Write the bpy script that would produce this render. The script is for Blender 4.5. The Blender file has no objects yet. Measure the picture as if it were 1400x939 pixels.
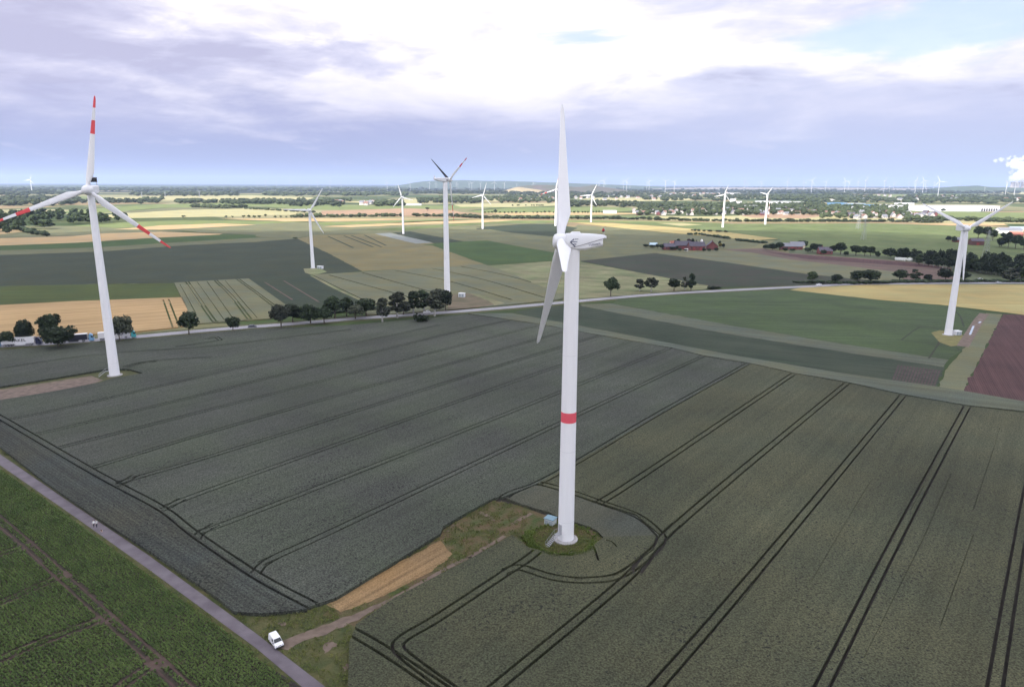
import bpy, bmesh, math, random
import numpy as np
from mathutils import Vector, Matrix, noise
from mathutils.geometry import delaunay_2d_cdt
random.seed(7); RNG = np.random.default_rng(7)
SC = bpy.context.scene; COL = SC.collection
R = math.radians

# ------------------------------------------------------------------ camera
FPX = 933.0; PITCH = R(13.15); ROLL = R(0.2); CH = 76.0
_f = Vector((0, math.cos(PITCH), -math.sin(PITCH))); _r0 = Vector((1, 0, 0)); _u0 = _r0.cross(_f)
_r = _r0*math.cos(ROLL) + _u0*math.sin(ROLL); _u = _u0*math.cos(ROLL) - _r0*math.sin(ROLL)
CAMP = Vector((0, 0, CH))
cd = bpy.data.cameras.new('camera'); cam = bpy.data.objects.new('camera', cd); COL.objects.link(cam)
m = Matrix.Identity(4)
for i in range(3):
    m[i][0] = _r[i]; m[i][1] = _u[i]; m[i][2] = -_f[i]; m[i][3] = CAMP[i]
cam.matrix_world = m
cd.sensor_width = 36; cd.lens = 36*FPX/1400; cd.clip_start = 0.5; cd.clip_end = 120000
SC.camera = cam

def ray(x, y): return _f + _r*((x-700)/FPX) - _u*((y-469.5)/FPX)
def G(x, y, z=0.0):            # where the sight line of a photo point meets the ground
    d = ray(x, y); t = (z-CH)/d.z; return CAMP + d*t
def AT(x, y, Y):               # the point of that sight line at depth Y
    d = ray(x, y); return CAMP + d*(Y/d.y)
def PIX(p):
    v = Vector(p)-CAMP; w = v.dot(_f); return 700+FPX*v.dot(_r)/w, 469.5-FPX*v.dot(_u)/w
def MPP(p): return (Vector(p)-CAMP).dot(_f)/FPX      # metres per photo pixel there

# ------------------------------------------------------------------ materials
MATS = {}
def mat(name, col, rough=0.8, var=0.0, scale=1.0, spec=0.3, bump=0.0, bscale=None, metal=0.0, col2=None, detail=4, stretch=None):
    """plain or noise-mottled Principled material, object coordinates"""
    if name in MATS: return MATS[name]
    mt = bpy.data.materials.new(name); mt.use_nodes = True; nt = mt.node_tree; n = nt.nodes; l = nt.links
    b = n['Principled BSDF']; b.inputs['Roughness'].default_value = rough; b.inputs['Specular IOR Level'].default_value = spec
    b.inputs['Metallic'].default_value = metal
    b.inputs['Base Color'].default_value = (*col, 1)
    if var > 0 or col2:
        tc = n.new('ShaderNodeTexCoord'); ns = n.new('ShaderNodeTexNoise'); ns.inputs['Scale'].default_value = scale; ns.inputs['Detail'].default_value = detail
        if stretch:
            vm = n.new('ShaderNodeVectorMath'); vm.operation = 'MULTIPLY'; vm.inputs[1].default_value = stretch; l.new(tc.outputs['Object'], vm.inputs[0]); l.new(vm.outputs[0], ns.inputs['Vector'])
        else: l.new(tc.outputs['Object'], ns.inputs['Vector'])
        mx = n.new('ShaderNodeMix'); mx.data_type = 'RGBA'
        rp = n.new('ShaderNodeMapRange'); rp.inputs['From Min'].default_value = .3; rp.inputs['From Max'].default_value = .7
        l.new(ns.outputs['Fac'], rp.inputs['Value']); l.new(rp.outputs['Result'], mx.inputs['Factor'])
        c2 = col2 if col2 else tuple(c*(1+var) for c in col); c1 = col if col2 else tuple(c*(1-var) for c in col)
        mx.inputs['A'].default_value = (*c1, 1); mx.inputs['B'].default_value = (*c2, 1)
        l.new(mx.outputs['Result'], b.inputs['Base Color'])
    if bump > 0:
        tc = n.new('ShaderNodeTexCoord'); ns = n.new('ShaderNodeTexNoise'); ns.inputs['Scale'].default_value = bscale or scale; ns.inputs['Detail'].default_value = 5
        l.new(tc.outputs['Object'], ns.inputs['Vector'])
        bp = n.new('ShaderNodeBump'); bp.inputs['Strength'].default_value = 1; bp.inputs['Distance'].default_value = bump
        l.new(ns.outputs['Fac'], bp.inputs['Height']); l.new(bp.outputs['Normal'], b.inputs['Normal'])
    MATS[name] = mt; return mt

def crop_mat(name, col, ang=51.3, rows=0.0, grain=0.35, big=0.12, gaps=0.0, gapcol=(.018, .02, .016), streak=0.12, tint=None, rowsp=3.0, grainscale=3.0, bump=0.25):
    """standing crop: broad patches, streaks along the drilling direction, fine grain, dark gaps"""
    if name in MATS: return MATS[name]
    mt = bpy.data.materials.new(name); mt.use_nodes = True; nt = mt.node_tree; n = nt.nodes; l = nt.links
    b = n['Principled BSDF']; b.inputs['Roughness'].default_value = .9; b.inputs['Specular IOR Level'].default_value = .15
    tc = n.new('ShaderNodeTexCoord')
    def mapping(rot, sc):
        # rotate first, then squash: drilling direction becomes local X
        r = n.new('ShaderNodeVectorRotate'); r.rotation_type = 'Z_AXIS'; r.inputs['Angle'].default_value = -R(rot); l.new(tc.outputs['Object'], r.inputs['Vector'])
        s = n.new('ShaderNodeVectorMath'); s.operation = 'MULTIPLY'; s.inputs[1].default_value = sc; l.new(r.outputs[0], s.inputs[0]); return s.outputs[0]
    def noise_(vec, scale, detail=3, rough=.5):
        q = n.new('ShaderNodeTexNoise'); q.inputs['Scale'].default_value = scale; q.inputs['Detail'].default_value = detail; q.inputs['Roughness'].default_value = rough
        l.new(vec, q.inputs['Vector']); return q.outputs['Fac']
    def maprange(v, a, b_, c, d):
        q = n.new('ShaderNodeMapRange'); q.inputs['From Min'].default_value = a; q.inputs['From Max'].default_value = b_
        q.inputs['To Min'].default_value = c; q.inputs['To Max'].default_value = d; l.new(v, q.inputs['Value']); return q.outputs['Result']
    def mul(a, b_):
        q = n.new('ShaderNodeMath'); q.operation = 'MULTIPLY'; l.new(a, q.inputs[0]); l.new(b_, q.inputs[1]); return q.outputs[0]
    o = tc.outputs['Object']
    f1 = maprange(noise_(o, .022, 4), .3, .7, 1-big, 1+big)
    f2 = maprange(noise_(mapping(ang, (.012, .55, 1)), 1.0, 3, .6), .3, .7, 1-streak, 1+streak)
    g1 = noise_(o, grainscale, 3, .7)
    f3 = maprange(g1, .32, .68, 1-grain, 1+grain)
    f = mul(mul(f1, f2), f3)
    if rows > 0:
        w = n.new('ShaderNodeTexWave'); w.wave_type = 'BANDS'; w.bands_direction = 'Y'; w.inputs['Scale'].default_value = 1.0
        w.inputs['Distortion'].default_value = 1.2; w.inputs['Detail'].default_value = 2; w.inputs['Detail Scale'].default_value = .6
        l.new(mapping(ang, (.05, 6.2832/rowsp/6.2832*3.14159/1.0/3.14159, 1)), w.inputs['Vector'])
        f = mul(f, maprange(w.outputs['Fac'], 0, 1, 1-rows, 1+rows))
    cm = n.new('ShaderNodeMix'); cm.data_type = 'RGBA'; cm.inputs['A'].default_value = (*col, 1)
    t2 = tint or (col[0]*1.15, col[1]*1.02, col[2]*.82)
    cm.inputs['B'].default_value = (*t2, 1); l.new(maprange(noise_(o, .045, 3), .35, .65, 0, 1), cm.inputs['Factor'])
    vm = n.new('ShaderNodeVectorMath'); vm.operation = 'SCALE'; l.new(cm.outputs['Result'], vm.inputs[0]); l.new(f, vm.inputs['Scale'])
    out = vm.outputs[0]
    if gaps > 0:
        gp = noise_(o, 1.35, 2, .6)
        big_ = noise_(mapping(ang, (.06, .11, 1)), 1.0, 2)
        ad = n.new('ShaderNodeMath'); ad.operation = 'MULTIPLY_ADD'; l.new(big_, ad.inputs[0]); ad.inputs[1].default_value = .35; l.new(gp, ad.inputs[2])
        mk = maprange(ad.outputs[0], .93-gaps, .98-gaps, 0, 1)
        gm = n.new('ShaderNodeMix'); gm.data_type = 'RGBA'; l.new(mk, gm.inputs['Factor']); l.new(out, gm.inputs['A']); gm.inputs['B'].default_value = (*gapcol, 1)
        out = gm.outputs['Result']
    l.new(out, b.inputs['Base Color'])
    if bump:
        bp = n.new('ShaderNodeBump'); bp.inputs['Strength'].default_value = .8; bp.inputs['Distance'].default_value = bump
        l.new(g1, bp.inputs['Height']); l.new(bp.outputs['Normal'], b.inputs['Normal'])
    MATS[name] = mt; return mt

def foliage(name, c1, c2, scale=.5):
    if name in MATS: return MATS[name]
    mt = bpy.data.materials.new(name); mt.use_nodes = True; nt = mt.node_tree; n = nt.nodes; l = nt.links
    b = n['Principled BSDF']; b.inputs['Roughness'].default_value = .75; b.inputs['Specular IOR Level'].default_value = .2
    gm = n.new('ShaderNodeNewGeometry'); oi = n.new('ShaderNodeObjectInfo')
    tc = n.new('ShaderNodeTexCoord'); ns = n.new('ShaderNodeTexNoise'); ns.inputs['Scale'].default_value = scale; ns.inputs['Detail'].default_value = 2
    l.new(tc.outputs['Object'], ns.inputs['Vector'])
    a = n.new('ShaderNodeMath'); a.operation = 'MULTIPLY_ADD'; l.new(gm.outputs['Random Per Island'], a.inputs[0]); a.inputs[1].default_value = .6
    s = n.new('ShaderNodeMapRange'); s.inputs['From Min'].default_value = .35; s.inputs['From Max'].default_value = .65; s.inputs['To Max'].default_value = .4
    l.new(ns.outputs['Fac'], s.inputs['Value']); l.new(s.outputs['Result'], a.inputs[2])
    mx = n.new('ShaderNodeMix'); mx.data_type = 'RGBA'; mx.inputs['A'].default_value = (*c1, 1); mx.inputs['B'].default_value = (*c2, 1); l.new(a.outputs[0], mx.inputs['Factor'])
    h = n.new('ShaderNodeHueSaturation'); l.new(mx.outputs['Result'], h.inputs['Color'])
    v = n.new('ShaderNodeMapRange'); v.inputs['To Min'].default_value = .75; v.inputs['To Max'].default_value = 1.55; l.new(oi.outputs['Random'], v.inputs['Value']); l.new(v.outputs['Result'], h.inputs['Value'])
    l.new(h.outputs['Color'], b.inputs['Base Color'])
    MATS[name] = mt; return mt

# ------------------------------------------------------------------ object helpers
def link(o, parent=None):
    COL.objects.link(o)
    if parent: o.parent = parent
    return o
def tag(o, label=None, cat=None, group=None, kind=None):
    if label: o['label'] = label
    if cat: o['category'] = cat
    if group: o['group'] = group
    if kind: o['kind'] = kind
    return o
def empty(name, loc=(0, 0, 0), rz=0.0):
    o = bpy.data.objects.new(name, None); o.location = loc; o.rotation_euler = (0, 0, rz); o.empty_display_size = .5
    return link(o)
def mesh(name, v, f, mats=(), midx=None, smooth=False):
    me = bpy.data.meshes.new(name)
    me.from_pydata([tuple(p) for p in v], [], [tuple(q) for q in f])
    for q in mats: me.materials.append(q)
    if midx is not None: me.polygons.foreach_set('material_index', np.asarray(midx, dtype=np.int32))
    if smooth: me.polygons.foreach_set('use_smooth', [True]*len(me.polygons))
    me.update(); return me
def npmesh(name, V, T, m, smooth=False):
    """V (n,3) float, T (k,3 or 4) int arrays"""
    me = bpy.data.meshes.new(name); V = np.asarray(V, dtype=np.float32); T = np.asarray(T, dtype=np.int32); k = T.shape[1]
    me.vertices.add(len(V)); me.vertices.foreach_set('co', V.ravel())
    me.loops.add(T.size); me.loops.foreach_set('vertex_index', T.ravel())
    me.polygons.add(len(T)); me.polygons.foreach_set('loop_start', np.arange(len(T), dtype=np.int32)*k)
    me.materials.append(m); me.update(calc_edges=True); me.validate()
    if smooth: me.polygons.foreach_set('use_smooth', [True]*len(me.polygons))
    return me
def ob(name, me, parent=None): return link(bpy.data.objects.new(name, me), parent)
class MB:
    """collects shapes; build() links them as one mesh object"""
    def __init__(s): s.v = []; s.f = []; s.mi = []
    def add(s, v, f, mi=0):
        k = len(s.v); s.v += [Vector(p) for p in v]; s.f += [[k+i for i in q] for q in f]; s.mi += [mi]*len(f); return s
    def box(s, c, d, mi=0, M=None):
        x, y, z = [q/2 for q in d]; c = Vector(c)
        v = [Vector(p) for p in [(-x,-y,-z),(x,-y,-z),(x,y,-z),(-x,y,-z),(-x,-y,z),(x,-y,z),(x,y,z),(-x,y,z)]]
        v = [c+(M @ p if M else p) for p in v]
        return s.add(v, [(3,2,1,0),(4,5,6,7),(0,1,5,4),(1,2,6,5),(2,3,7,6),(3,0,4,7)], mi)
    def bar(s, a, b, r, mi=0, n=4, r2=None):
        a = Vector(a); b = Vector(b); d = (b-a).normalized(); t = Vector((0,0,1)) if abs(d.z) < .9 else Vector((1,0,0))
        p = d.cross(t).normalized(); q = d.cross(p); r2 = r if r2 is None else r2
        A = [a+(p*math.cos(2*math.pi*i/n)+q*math.sin(2*math.pi*i/n))*r for i in range(n)]
        B = [b+(p*math.cos(2*math.pi*i/n)+q*math.sin(2*math.pi*i/n))*r2 for i in range(n)]
        f = [(i, (i+1) % n, n+(i+1) % n, n+i) for i in range(n)]+[tuple(range(n))[::-1], tuple(range(n, 2*n))]
        return s.add(A+B, f, mi)
    def lathe(s, prof, n=24, mi=0, axis='z', c=(0,0,0)):
        v = []; f = []; c = Vector(c)
        for (r, h) in prof:
            for i in range(n):
                a = 2*math.pi*i/n; x, y = r*math.cos(a), r*math.sin(a)
                v.append(c+(Vector((x, y, h)) if axis == 'z' else Vector((h, x, y)) if axis == 'x' else Vector((y, h, x))))
        for j in range(len(prof)-1):
            for i in range(n): f.append((j*n+i, j*n+(i+1) % n, (j+1)*n+(i+1) % n, (j+1)*n+i))
        f.append(tuple(range(n))[::-1]); f.append(tuple(range((len(prof)-1)*n, len(prof)*n)))
        return s.add(v, f, mi)
    def prism(s, poly, y0, y1, mi=0):      # poly in xz, extruded along y
        n = len(poly); v = [(p[0], y0, p[1]) for p in poly]+[(p[0], y1, p[1]) for p in poly]
        return s.add(v, [tuple(range(n)), tuple(range(n, 2*n))[::-1]]+[(i, n+i, n+(i+1) % n, (i+1) % n) for i in range(n)], mi)
    def build(s, name, mats, parent=None, smooth=False, bevel=0):
        if not isinstance(mats, (list, tuple)): mats = [mats]
        me = mesh(name, s.v, s.f, mats, s.mi, False)
        bm = bmesh.new(); bm.from_mesh(me); bmesh.ops.recalc_face_normals(bm, faces=bm.faces)
        if bevel: bmesh.ops.bevel(bm, geom=list(bm.edges), offset=bevel, segments=2, affect='EDGES', clamp_overlap=True)
        bm.to_mesh(me); bm.free()
        if smooth:
            me.polygons.foreach_set('use_smooth', [True]*len(me.polygons)); me.set_sharp_from_angle(angle=R(40))
        return ob(name, me, parent)
def copy_tree(o, parent=None):
    c = o.copy(); COL.objects.link(c)
    if parent: c.parent = parent
    for ch in o.children: copy_tree(ch, c)
    return c
ORD = ['first','second','third','fourth','fifth','sixth','seventh','eighth','ninth','tenth','eleventh','twelfth','thirteenth','fourteenth','fifteenth','sixteenth','seventeenth','eighteenth','nineteenth','twentieth','twenty-first','twenty-second','twenty-third','twenty-fourth','twenty-fifth','twenty-sixth','twenty-seventh','twenty-eighth','twenty-ninth','thirtieth','thirty-first','thirty-second','thirty-third','thirty-fourth','thirty-fifth','thirty-sixth']
def number_labels(objs, what, cat, group):
    """label a row of look-alikes by their order from the left as the photo shows them"""
    objs = sorted(objs, key=lambda o: PIX(o.location)[0]); n = len(objs)
    for i, o in enumerate(objs):
        w = 'leftmost of the ' if i == 0 and n > 1 else 'rightmost of the ' if i == n-1 and n > 1 else (ORD[i]+' from left of the ') if n > 1 else 'only one of the '
        tag(o, w+what, cat, group)

def polyline(pts, n=6):
    """Catmull-Rom through 2-D points"""
    pts = [Vector((p[0], p[1])) for p in pts]
    if len(pts) < 3: return pts
    out = []; q = [pts[0]*2-pts[1]]+pts+[pts[-1]*2-pts[-2]]
    for i in range(1, len(q)-2):
        for k in range(n):
            t = k/n; a, b, c, d = q[i-1], q[i], q[i+1], q[i+2]
            out.append(.5*((2*b)+(c-a)*t+(2*a-5*b+4*c-d)*t*t+(3*b-a-3*c+d)*t**3))
    out.append(pts[-1]); return out
def offset(pl, d):
    out = []
    for i, p in enumerate(pl):
        a = pl[max(i-1, 0)]; b = pl[min(i+1, len(pl)-1)]; t = (b-a).normalized()
        out.append(p+Vector((-t.y, t.x))*d)
    return out
def gp(pts, z=0): return [G(x, y, z).xy for x, y in pts]

def rag(poly, step=1.2, amp=.35):
    out = []; n = len(poly)
    for i in range(n):
        a = Vector(poly[i]); b = Vector(poly[(i+1) % n]); L = (b-a).length; k = min(60, max(1, int(L/step)))
        t = (b-a)/max(L, 1e-6); nr = Vector((-t.y, t.x))
        for j in range(k):
            p = a.lerp(b, j/k); out.append(p+nr*amp*(noise.noise(Vector((p.x*.45, p.y*.45, 3)))*1.6+noise.noise(Vector((p.x*1.7, p.y*1.7, 9)))))
    return out
def sheet(name, poly, z, m, label=None, cat=None, kind='structure'):
    """flat ground polygon given in world xy"""
    vs = [Vector(p) for p in poly]; n = len(vs)
    r = delaunay_2d_cdt(vs, [], [list(range(n))], 1, 1e-4)
    me = mesh(name, [(p.x, p.y, z) for p in r[0]], [f if True else f for f in r[2]], [m])
    bm = bmesh.new(); bm.from_mesh(me)
    for f in bm.faces:
        f.normal_update()
        if f.normal.z < 0: f.normal_flip()
    bm.to_mesh(me); bm.free()
    return tag(ob(name, me), label, cat, kind=kind)
def ribbon(name, pl, w, z, m, label=None, cat=None, kind='structure', w2=None):
    L = offset(pl, w/2); Rr = offset(pl, -w/2)
    v = [(p.x, p.y, z) for p in L]+[(p.x, p.y, z) for p in Rr]; n = len(pl)
    me = mesh(name, v, [(n+i, n+i+1, i+1, i) for i in range(n-1)], [m])
    return tag(ob(name, me), label, cat, kind=kind)
def crop(name, poly, h, m, tracks=(), holes=(), z0=0.0, label=None, cat='crop', gauge=1.9, wid=.5, kind='structure'):
    """a standing crop: a slab h metres tall with the wheel tracks left open down to the soil"""
    V = []; E = []; SA = []; SB = []; SW = []
    def face(ps): k = len(V); V.extend(ps); E.extend((k+i, k+(i+1) % len(ps)) for i in range(len(ps)))
    P = [Vector(p) for p in poly]; H = [[Vector(p) for p in hl] for hl in holes]
    face(P)
    for hl in H: face(hl)
    for tr in tracks:
        pl, gg, ww = tr if isinstance(tr, tuple) else (tr, gauge, wid)
        for s in ((-1, 1) if gg > 0 else (0,)):
            c = offset(pl, s*gg/2); L = offset(c, ww/2); Q = offset(c, -ww/2); n = len(c)
            face(L+Q[::-1])
            for i in range(n-1): SA.append(c[i]); SB.append(c[i+1]); SW.append(ww/2)
    r = delaunay_2d_cdt(V, E, [], 0, 1e-3)
    RV = np.array([p[:] for p in r[0]]); T = np.array(r[2]); cen = RV[T].mean(1)
    def inside(pg):
        q = np.array([p[:] for p in pg]); x, y = cen[:, 0], cen[:, 1]; res = np.zeros(len(cen), bool)
        for (x0, y0), (x1, y1) in zip(q, np.roll(q, -1, 0)):
            if y0 == y1: continue
            res ^= ((y0 > y) != (y1 > y)) & (x < (x1-x0)*(y-y0)/(y1-y0)+x0)
        return res
    ok = inside(P)
    for hl in H: ok &= ~inside(hl)
    if SA:
        A = np.array([p[:] for p in SA]); B = np.array([p[:] for p in SB])-A; LL = (B**2).sum(1)+1e-9; W = np.array(SW)
        for i in np.nonzero(ok)[0]:
            d = cen[i]-A; t = np.clip((d*B).sum(1)/LL, 0, 1); q = d-B*t[:, None]
            if ((q**2).sum(1) < (W*1.0)**2).any(): ok[i] = False
    keep = T[ok].tolist()
    vs = [(p.x, p.y, z0+h) for p in r[0]]
    me = mesh(name, vs, keep, [m])
    bm = bmesh.new(); bm.from_mesh(me)
    for f in bm.faces:
        f.normal_update()
        if f.normal.z < 0: f.normal_flip()
    be = [e for e in bm.edges if len(e.link_faces) == 1]
    ex = bmesh.ops.extrude_edge_only(bm, edges=be)
    for q in ex['geom']:
        if isinstance(q, bmesh.types.BMVert): q.co.z = z0
    bmesh.ops.delete(bm, geom=[q for q in bm.verts if not q.link_faces], context='VERTS')
    bm.to_mesh(me); bm.free()
    return tag(ob(name, me), label, cat, kind=kind)

# ------------------------------------------------------------------ world, sun
EXPO = 0.75
SUN_AZ = math.atan2(-.6, -.8); SUN_EL = R(42)          # direction towards the sun: behind the camera, to the left
SUNDIR = Vector((-.6*math.cos(SUN_EL), -.8*math.cos(SUN_EL), math.sin(SUN_EL)))
def build_world():
    w = bpy.data.worlds.new('World'); SC.world = w; w.use_nodes = True; nt = w.node_tree; n = nt.nodes; l = nt.links; n.clear()
    out = n.new('ShaderNodeOutputWorld'); bg = n.new('ShaderNodeBackground'); bg.inputs['Strength'].default_value = .1; l.new(bg.outputs[0], out.inputs['Surface'])
    sky = n.new('ShaderNodeTexSky'); sky.sky_type = 'NISHITA'; sky.sun_disc = False; sky.sun_elevation = SUN_EL; sky.sun_rotation = math.atan2(SUNDIR.x, SUNDIR.y)
    tc = n.new('ShaderNodeTexCoord'); d = tc.outputs['Generated']
    sp = n.new('ShaderNodeSeparateXYZ'); l.new(d, sp.inputs[0])
    def M(op, a, b=None, c=None, clamp=False):
        q = n.new('ShaderNodeMath'); q.operation = op; q.use_clamp = clamp
        for i, v in enumerate((a, b, c)):
            if v is None: continue
            if isinstance(v, (int, float)): q.inputs[i].default_value = v
            else: l.new(v, q.inputs[i])
        return q.outputs[0]
    def MR(v, a, b, c=0., e=1., smooth=True):
        q = n.new('ShaderNodeMapRange'); q.interpolation_type = 'SMOOTHSTEP' if smooth else 'LINEAR'
        for k, x in (('From Min', a), ('From Max', b), ('To Min', c), ('To Max', e)): q.inputs[k].default_value = x
        l.new(v, q.inputs['Value']); return q.outputs['Result']
    def MIX(f, a, b):
        q = n.new('ShaderNodeMix'); q.data_type = 'RGBA'
        if isinstance(f, float): q.inputs['Factor'].default_value = f
        else: l.new(f, q.inputs['Factor'])
        for k, v in (('A', a), ('B', b)):
            if isinstance(v, tuple): q.inputs[k].default_value = (*v, 1)
            else: l.new(v, q.inputs[k])
        return q.outputs['Result']
    def NOISE(vec, sc, det=6, ro=.55, dist=0.):
        q = n.new('ShaderNodeTexNoise'); q.inputs['Scale'].default_value = sc; q.inputs['Detail'].default_value = det; q.inputs['Roughness'].default_value = ro; q.inputs['Distortion'].default_value = dist
        l.new(vec, q.inputs['Vector']); return q.outputs['Fac']
    az = M('MULTIPLY', M('ARCTAN2', sp.outputs['X'], sp.outputs['Y']), 180/math.pi)
    el = M('MULTIPLY', M('ARCSINE', sp.outputs['Z']), 180/math.pi)
    zc = M('ADD', M('MAXIMUM', sp.outputs['Z'], 0.), .10)
    cb = n.new('ShaderNodeCombineXYZ'); l.new(M('DIVIDE', sp.outputs['X'], zc), cb.inputs[0]); l.new(M('DIVIDE', sp.outputs['Y'], zc), cb.inputs[1]); cl = cb.outputs[0]
    cb2 = n.new('ShaderNodeCombineXYZ'); l.new(M('MULTIPLY', az, .055), cb2.inputs[0]); l.new(M('MULTIPLY', el, .21), cb2.inputs[1]); ae = cb2.outputs[0]
    n1 = NOISE(cl, .85, 7, .58, .4); n2 = NOISE(ae, 1.0, 7, .6, .5); n3 = NOISE(cl, 2.6, 8, .6, .3); n4 = NOISE(ae, 2.2, 8, .62, .6)
    # wobble so that the broad cloud regions get ragged rims
    wob = M('MULTIPLY', M('SUBTRACT', n2, .5), 9.0); wobx = M('MULTIPLY', M('SUBTRACT', n1, .5), 22.0)
    azw = M('ADD', az, wobx); elw = M('ADD', el, wob)
    def blob(px, py, sx, sy):
        dd = ray(px, py).normalized(); a0 = math.degrees(math.atan2(dd.x, dd.y)); e0 = math.degrees(math.asin(dd.z)); kx = 57.3/933*sx*.9; ky = 57.3/933*sy*.95
        a = M('DIVIDE', M('SUBTRACT', azw, a0), kx); b = M('DIVIDE', M('SUBTRACT', elw, e0), ky)
        r2 = M('ADD', M('MULTIPLY', a, a), M('MULTIPLY', b, b)); return M('POWER', 2.718, M('MULTIPLY', r2, -1.0))
    def S(*v):
        r = v[0]
        for q in v[1:]: r = M('ADD', r, q)
        return r
    k = 10/1.62
    def C(r, g, b_): return (r*k, g*k, b_*k)
    low = MIX(MR(az, -25, 30), C(.37, .415, .66), C(.52, .595, .81))                  # rain haze near the horizon
    lowb = MIX(MR(el, 0, 5), low, MIX(MR(az, -20, 25), C(.41, .43, .68), C(.57, .605, .84)))
    grey = MIX(MR(az, -30, 15), C(.66, .65, .85), C(.76, .77, .95))
    white = C(1.12, 1.07, 1.13)
    bright = S(M('MULTIPLY', blob(600, 145, 230, 52), 1.0), M('MULTIPLY', blob(720, 20, 260, 60), .9), M('MULTIPLY', blob(1000, 95, 330, 34), .85), M('MULTIPLY', blob(1260, 165, 240, 24), .75), M('MULTIPLY', blob(330, 15, 240, 45), .35), M('MULTIPLY', blob(880, 150, 90, 20), .4))
    dark = S(M('MULTIPLY', blob(70, 60, 200, 34), .75), M('MULTIPLY', blob(440, 90, 170, 18), .7), M('MULTIPLY', blob(960, 130, 220, 24), .7), M('MULTIPLY', blob(1370, 150, 100, 22), .35), M('MULTIPLY', blob(620, 78, 160, 14), .35))
    up = MR(elw, 3.0, 8.5)
    lum = S(M('MULTIPLY', bright, .72), M('MULTIPLY', dark, -.6), M('MULTIPLY', M('SUBTRACT', n1, .5), 1.0), M('MULTIPLY', M('SUBTRACT', n3, .5), 1.0), M('MULTIPLY', M('SUBTRACT', n4, .5), 1.5), .13)
    cloudy = MIX(MR(lum, .0, .72), grey, white)
    cloudy = MIX(MR(lum, -.25, .1, .75, 0.), cloudy, C(.52, .51, .71))
    colr = MIX(up, lowb, cloudy)
    small = M('MULTIPLY', MR(NOISE(ae, 2.3, 6, .6, .3), .56, .72), MR(M('ABSOLUTE', M('SUBTRACT', el, 2.6)), 2.4, .2))
    colr = MIX(M('MULTIPLY', small, .45), colr, C(.82, .78, .92))
    # thin openings of clear sky high on the right, straight from the sky model
    gapm = M('MULTIPLY', MR(S(blob(1290, 30, 190, 40), M('MULTIPLY', blob(830, 58, 90, 14), .7), M('MULTIPLY', M('SUBTRACT', n3, .5), -1.2)), .25, .8), .8)
    sc = n.new('ShaderNodeVectorMath'); sc.operation = 'SCALE'; sc.inputs['Scale'].default_value = 1.0; l.new(sky.outputs[0], sc.inputs[0])
    clear = MIX(.35, C(.72, .86, 1.15), sc.outputs[0])
    colr = MIX(gapm, colr, clear)
    high = MIX(MR(n1, .35, .7), C(1.25, 1.30, 1.48), C(2.05, 2.05, 2.25))               # bright overcast overhead, also added behind the camera to light the tower
    colr = MIX(M('MAXIMUM', MR(el, 15, 34), M('MULTIPLY', MR(M('ABSOLUTE', az), 55, 100), MR(el, -1, 6))), colr, high)
    colr = MIX(MR(el, -3, -.3), C(.2, .24, .3), colr)
    l.new(colr, bg.inputs['Color'])
build_world()
sd = bpy.data.lights.new('sun', 'SUN'); sd.energy = 5.0; sd.angle = R(.6); sd.color = (1, .95, .87)
so = bpy.data.objects.new('sun', sd); COL.objects.link(so); so.rotation_euler = (-SUNDIR).to_track_quat('-Z', 'Y').to_euler(); so.location = (0, 0, 300)
SC.view_settings.view_transform = 'Standard'; SC.view_settings.look = 'None'; SC.view_settings.exposure = EXPO; SC.view_settings.gamma = 1; SC.view_settings.use_curve_mapping = False

def ico(sub):
    bm = bmesh.new(); bmesh.ops.create_icosphere(bm, subdivisions=sub, radius=1); bm.verts.ensure_lookup_table()
    V = np.array([v.co[:] for v in bm.verts]); F = np.array([[v.index for v in f.verts] for f in bm.faces]); bm.free(); return V, F
def lumpy(sub, seed, amp=.3, fr=1.6):
    V, F = ico(sub); o = Vector((seed*7.3, seed*3.1, seed*5.7))
    s = np.array([1+amp*noise.fractal(Vector(v)*fr+o, 1.0, 2.0, 3) for v in V]); return V*s[:, None], F

# the cloud bank that shades the near fields (a real cloud, high behind the camera)
def build_cloud():
    V = []; F = []; k = 0; cz = 900.0
    cx, cy = SUNDIR.x/SUNDIR.z*cz, SUNDIR.y/SUNDIR.z*cz
    for i in range(46):
        a = RNG.uniform(0, 6.283); q = math.sqrt(RNG.uniform(0, 1)); x = q*math.cos(a)*1350-60; y = q*math.sin(a)*560+330
        v, f = lumpy(3, i, .35, 1.4); s = RNG.uniform(220, 330)
        v = v*np.array([s*1.3, s, s*.28])+np.array([x+cx, y+cy, cz+RNG.uniform(-20, 40)]); V.append(v); F.append(f+k); k += len(v)
    mt = bpy.data.materials.new('cloud'); mt.use_nodes = True; nt = mt.node_tree; n = nt.nodes; l = nt.links; n.clear()
    out = n.new('ShaderNodeOutputMaterial'); mx = n.new('ShaderNodeMixShader'); t = n.new('ShaderNodeBsdfTransparent'); tr = n.new('ShaderNodeBsdfTranslucent'); tr.inputs[0].default_value = (.93, .93, .95, 1)
    mx.inputs[0].default_value = .34; l.new(t.outputs[0], mx.inputs[1]); l.new(tr.outputs[0], mx.inputs[2]); l.new(mx.outputs[0], out.inputs[0])
    o = ob('cloud', npmesh('cloud', np.vstack(V), np.vstack(F), mt, True)); tag(o, 'broad white cloud bank high above the near fields', 'cloud', kind='structure')
build_cloud()
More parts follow.
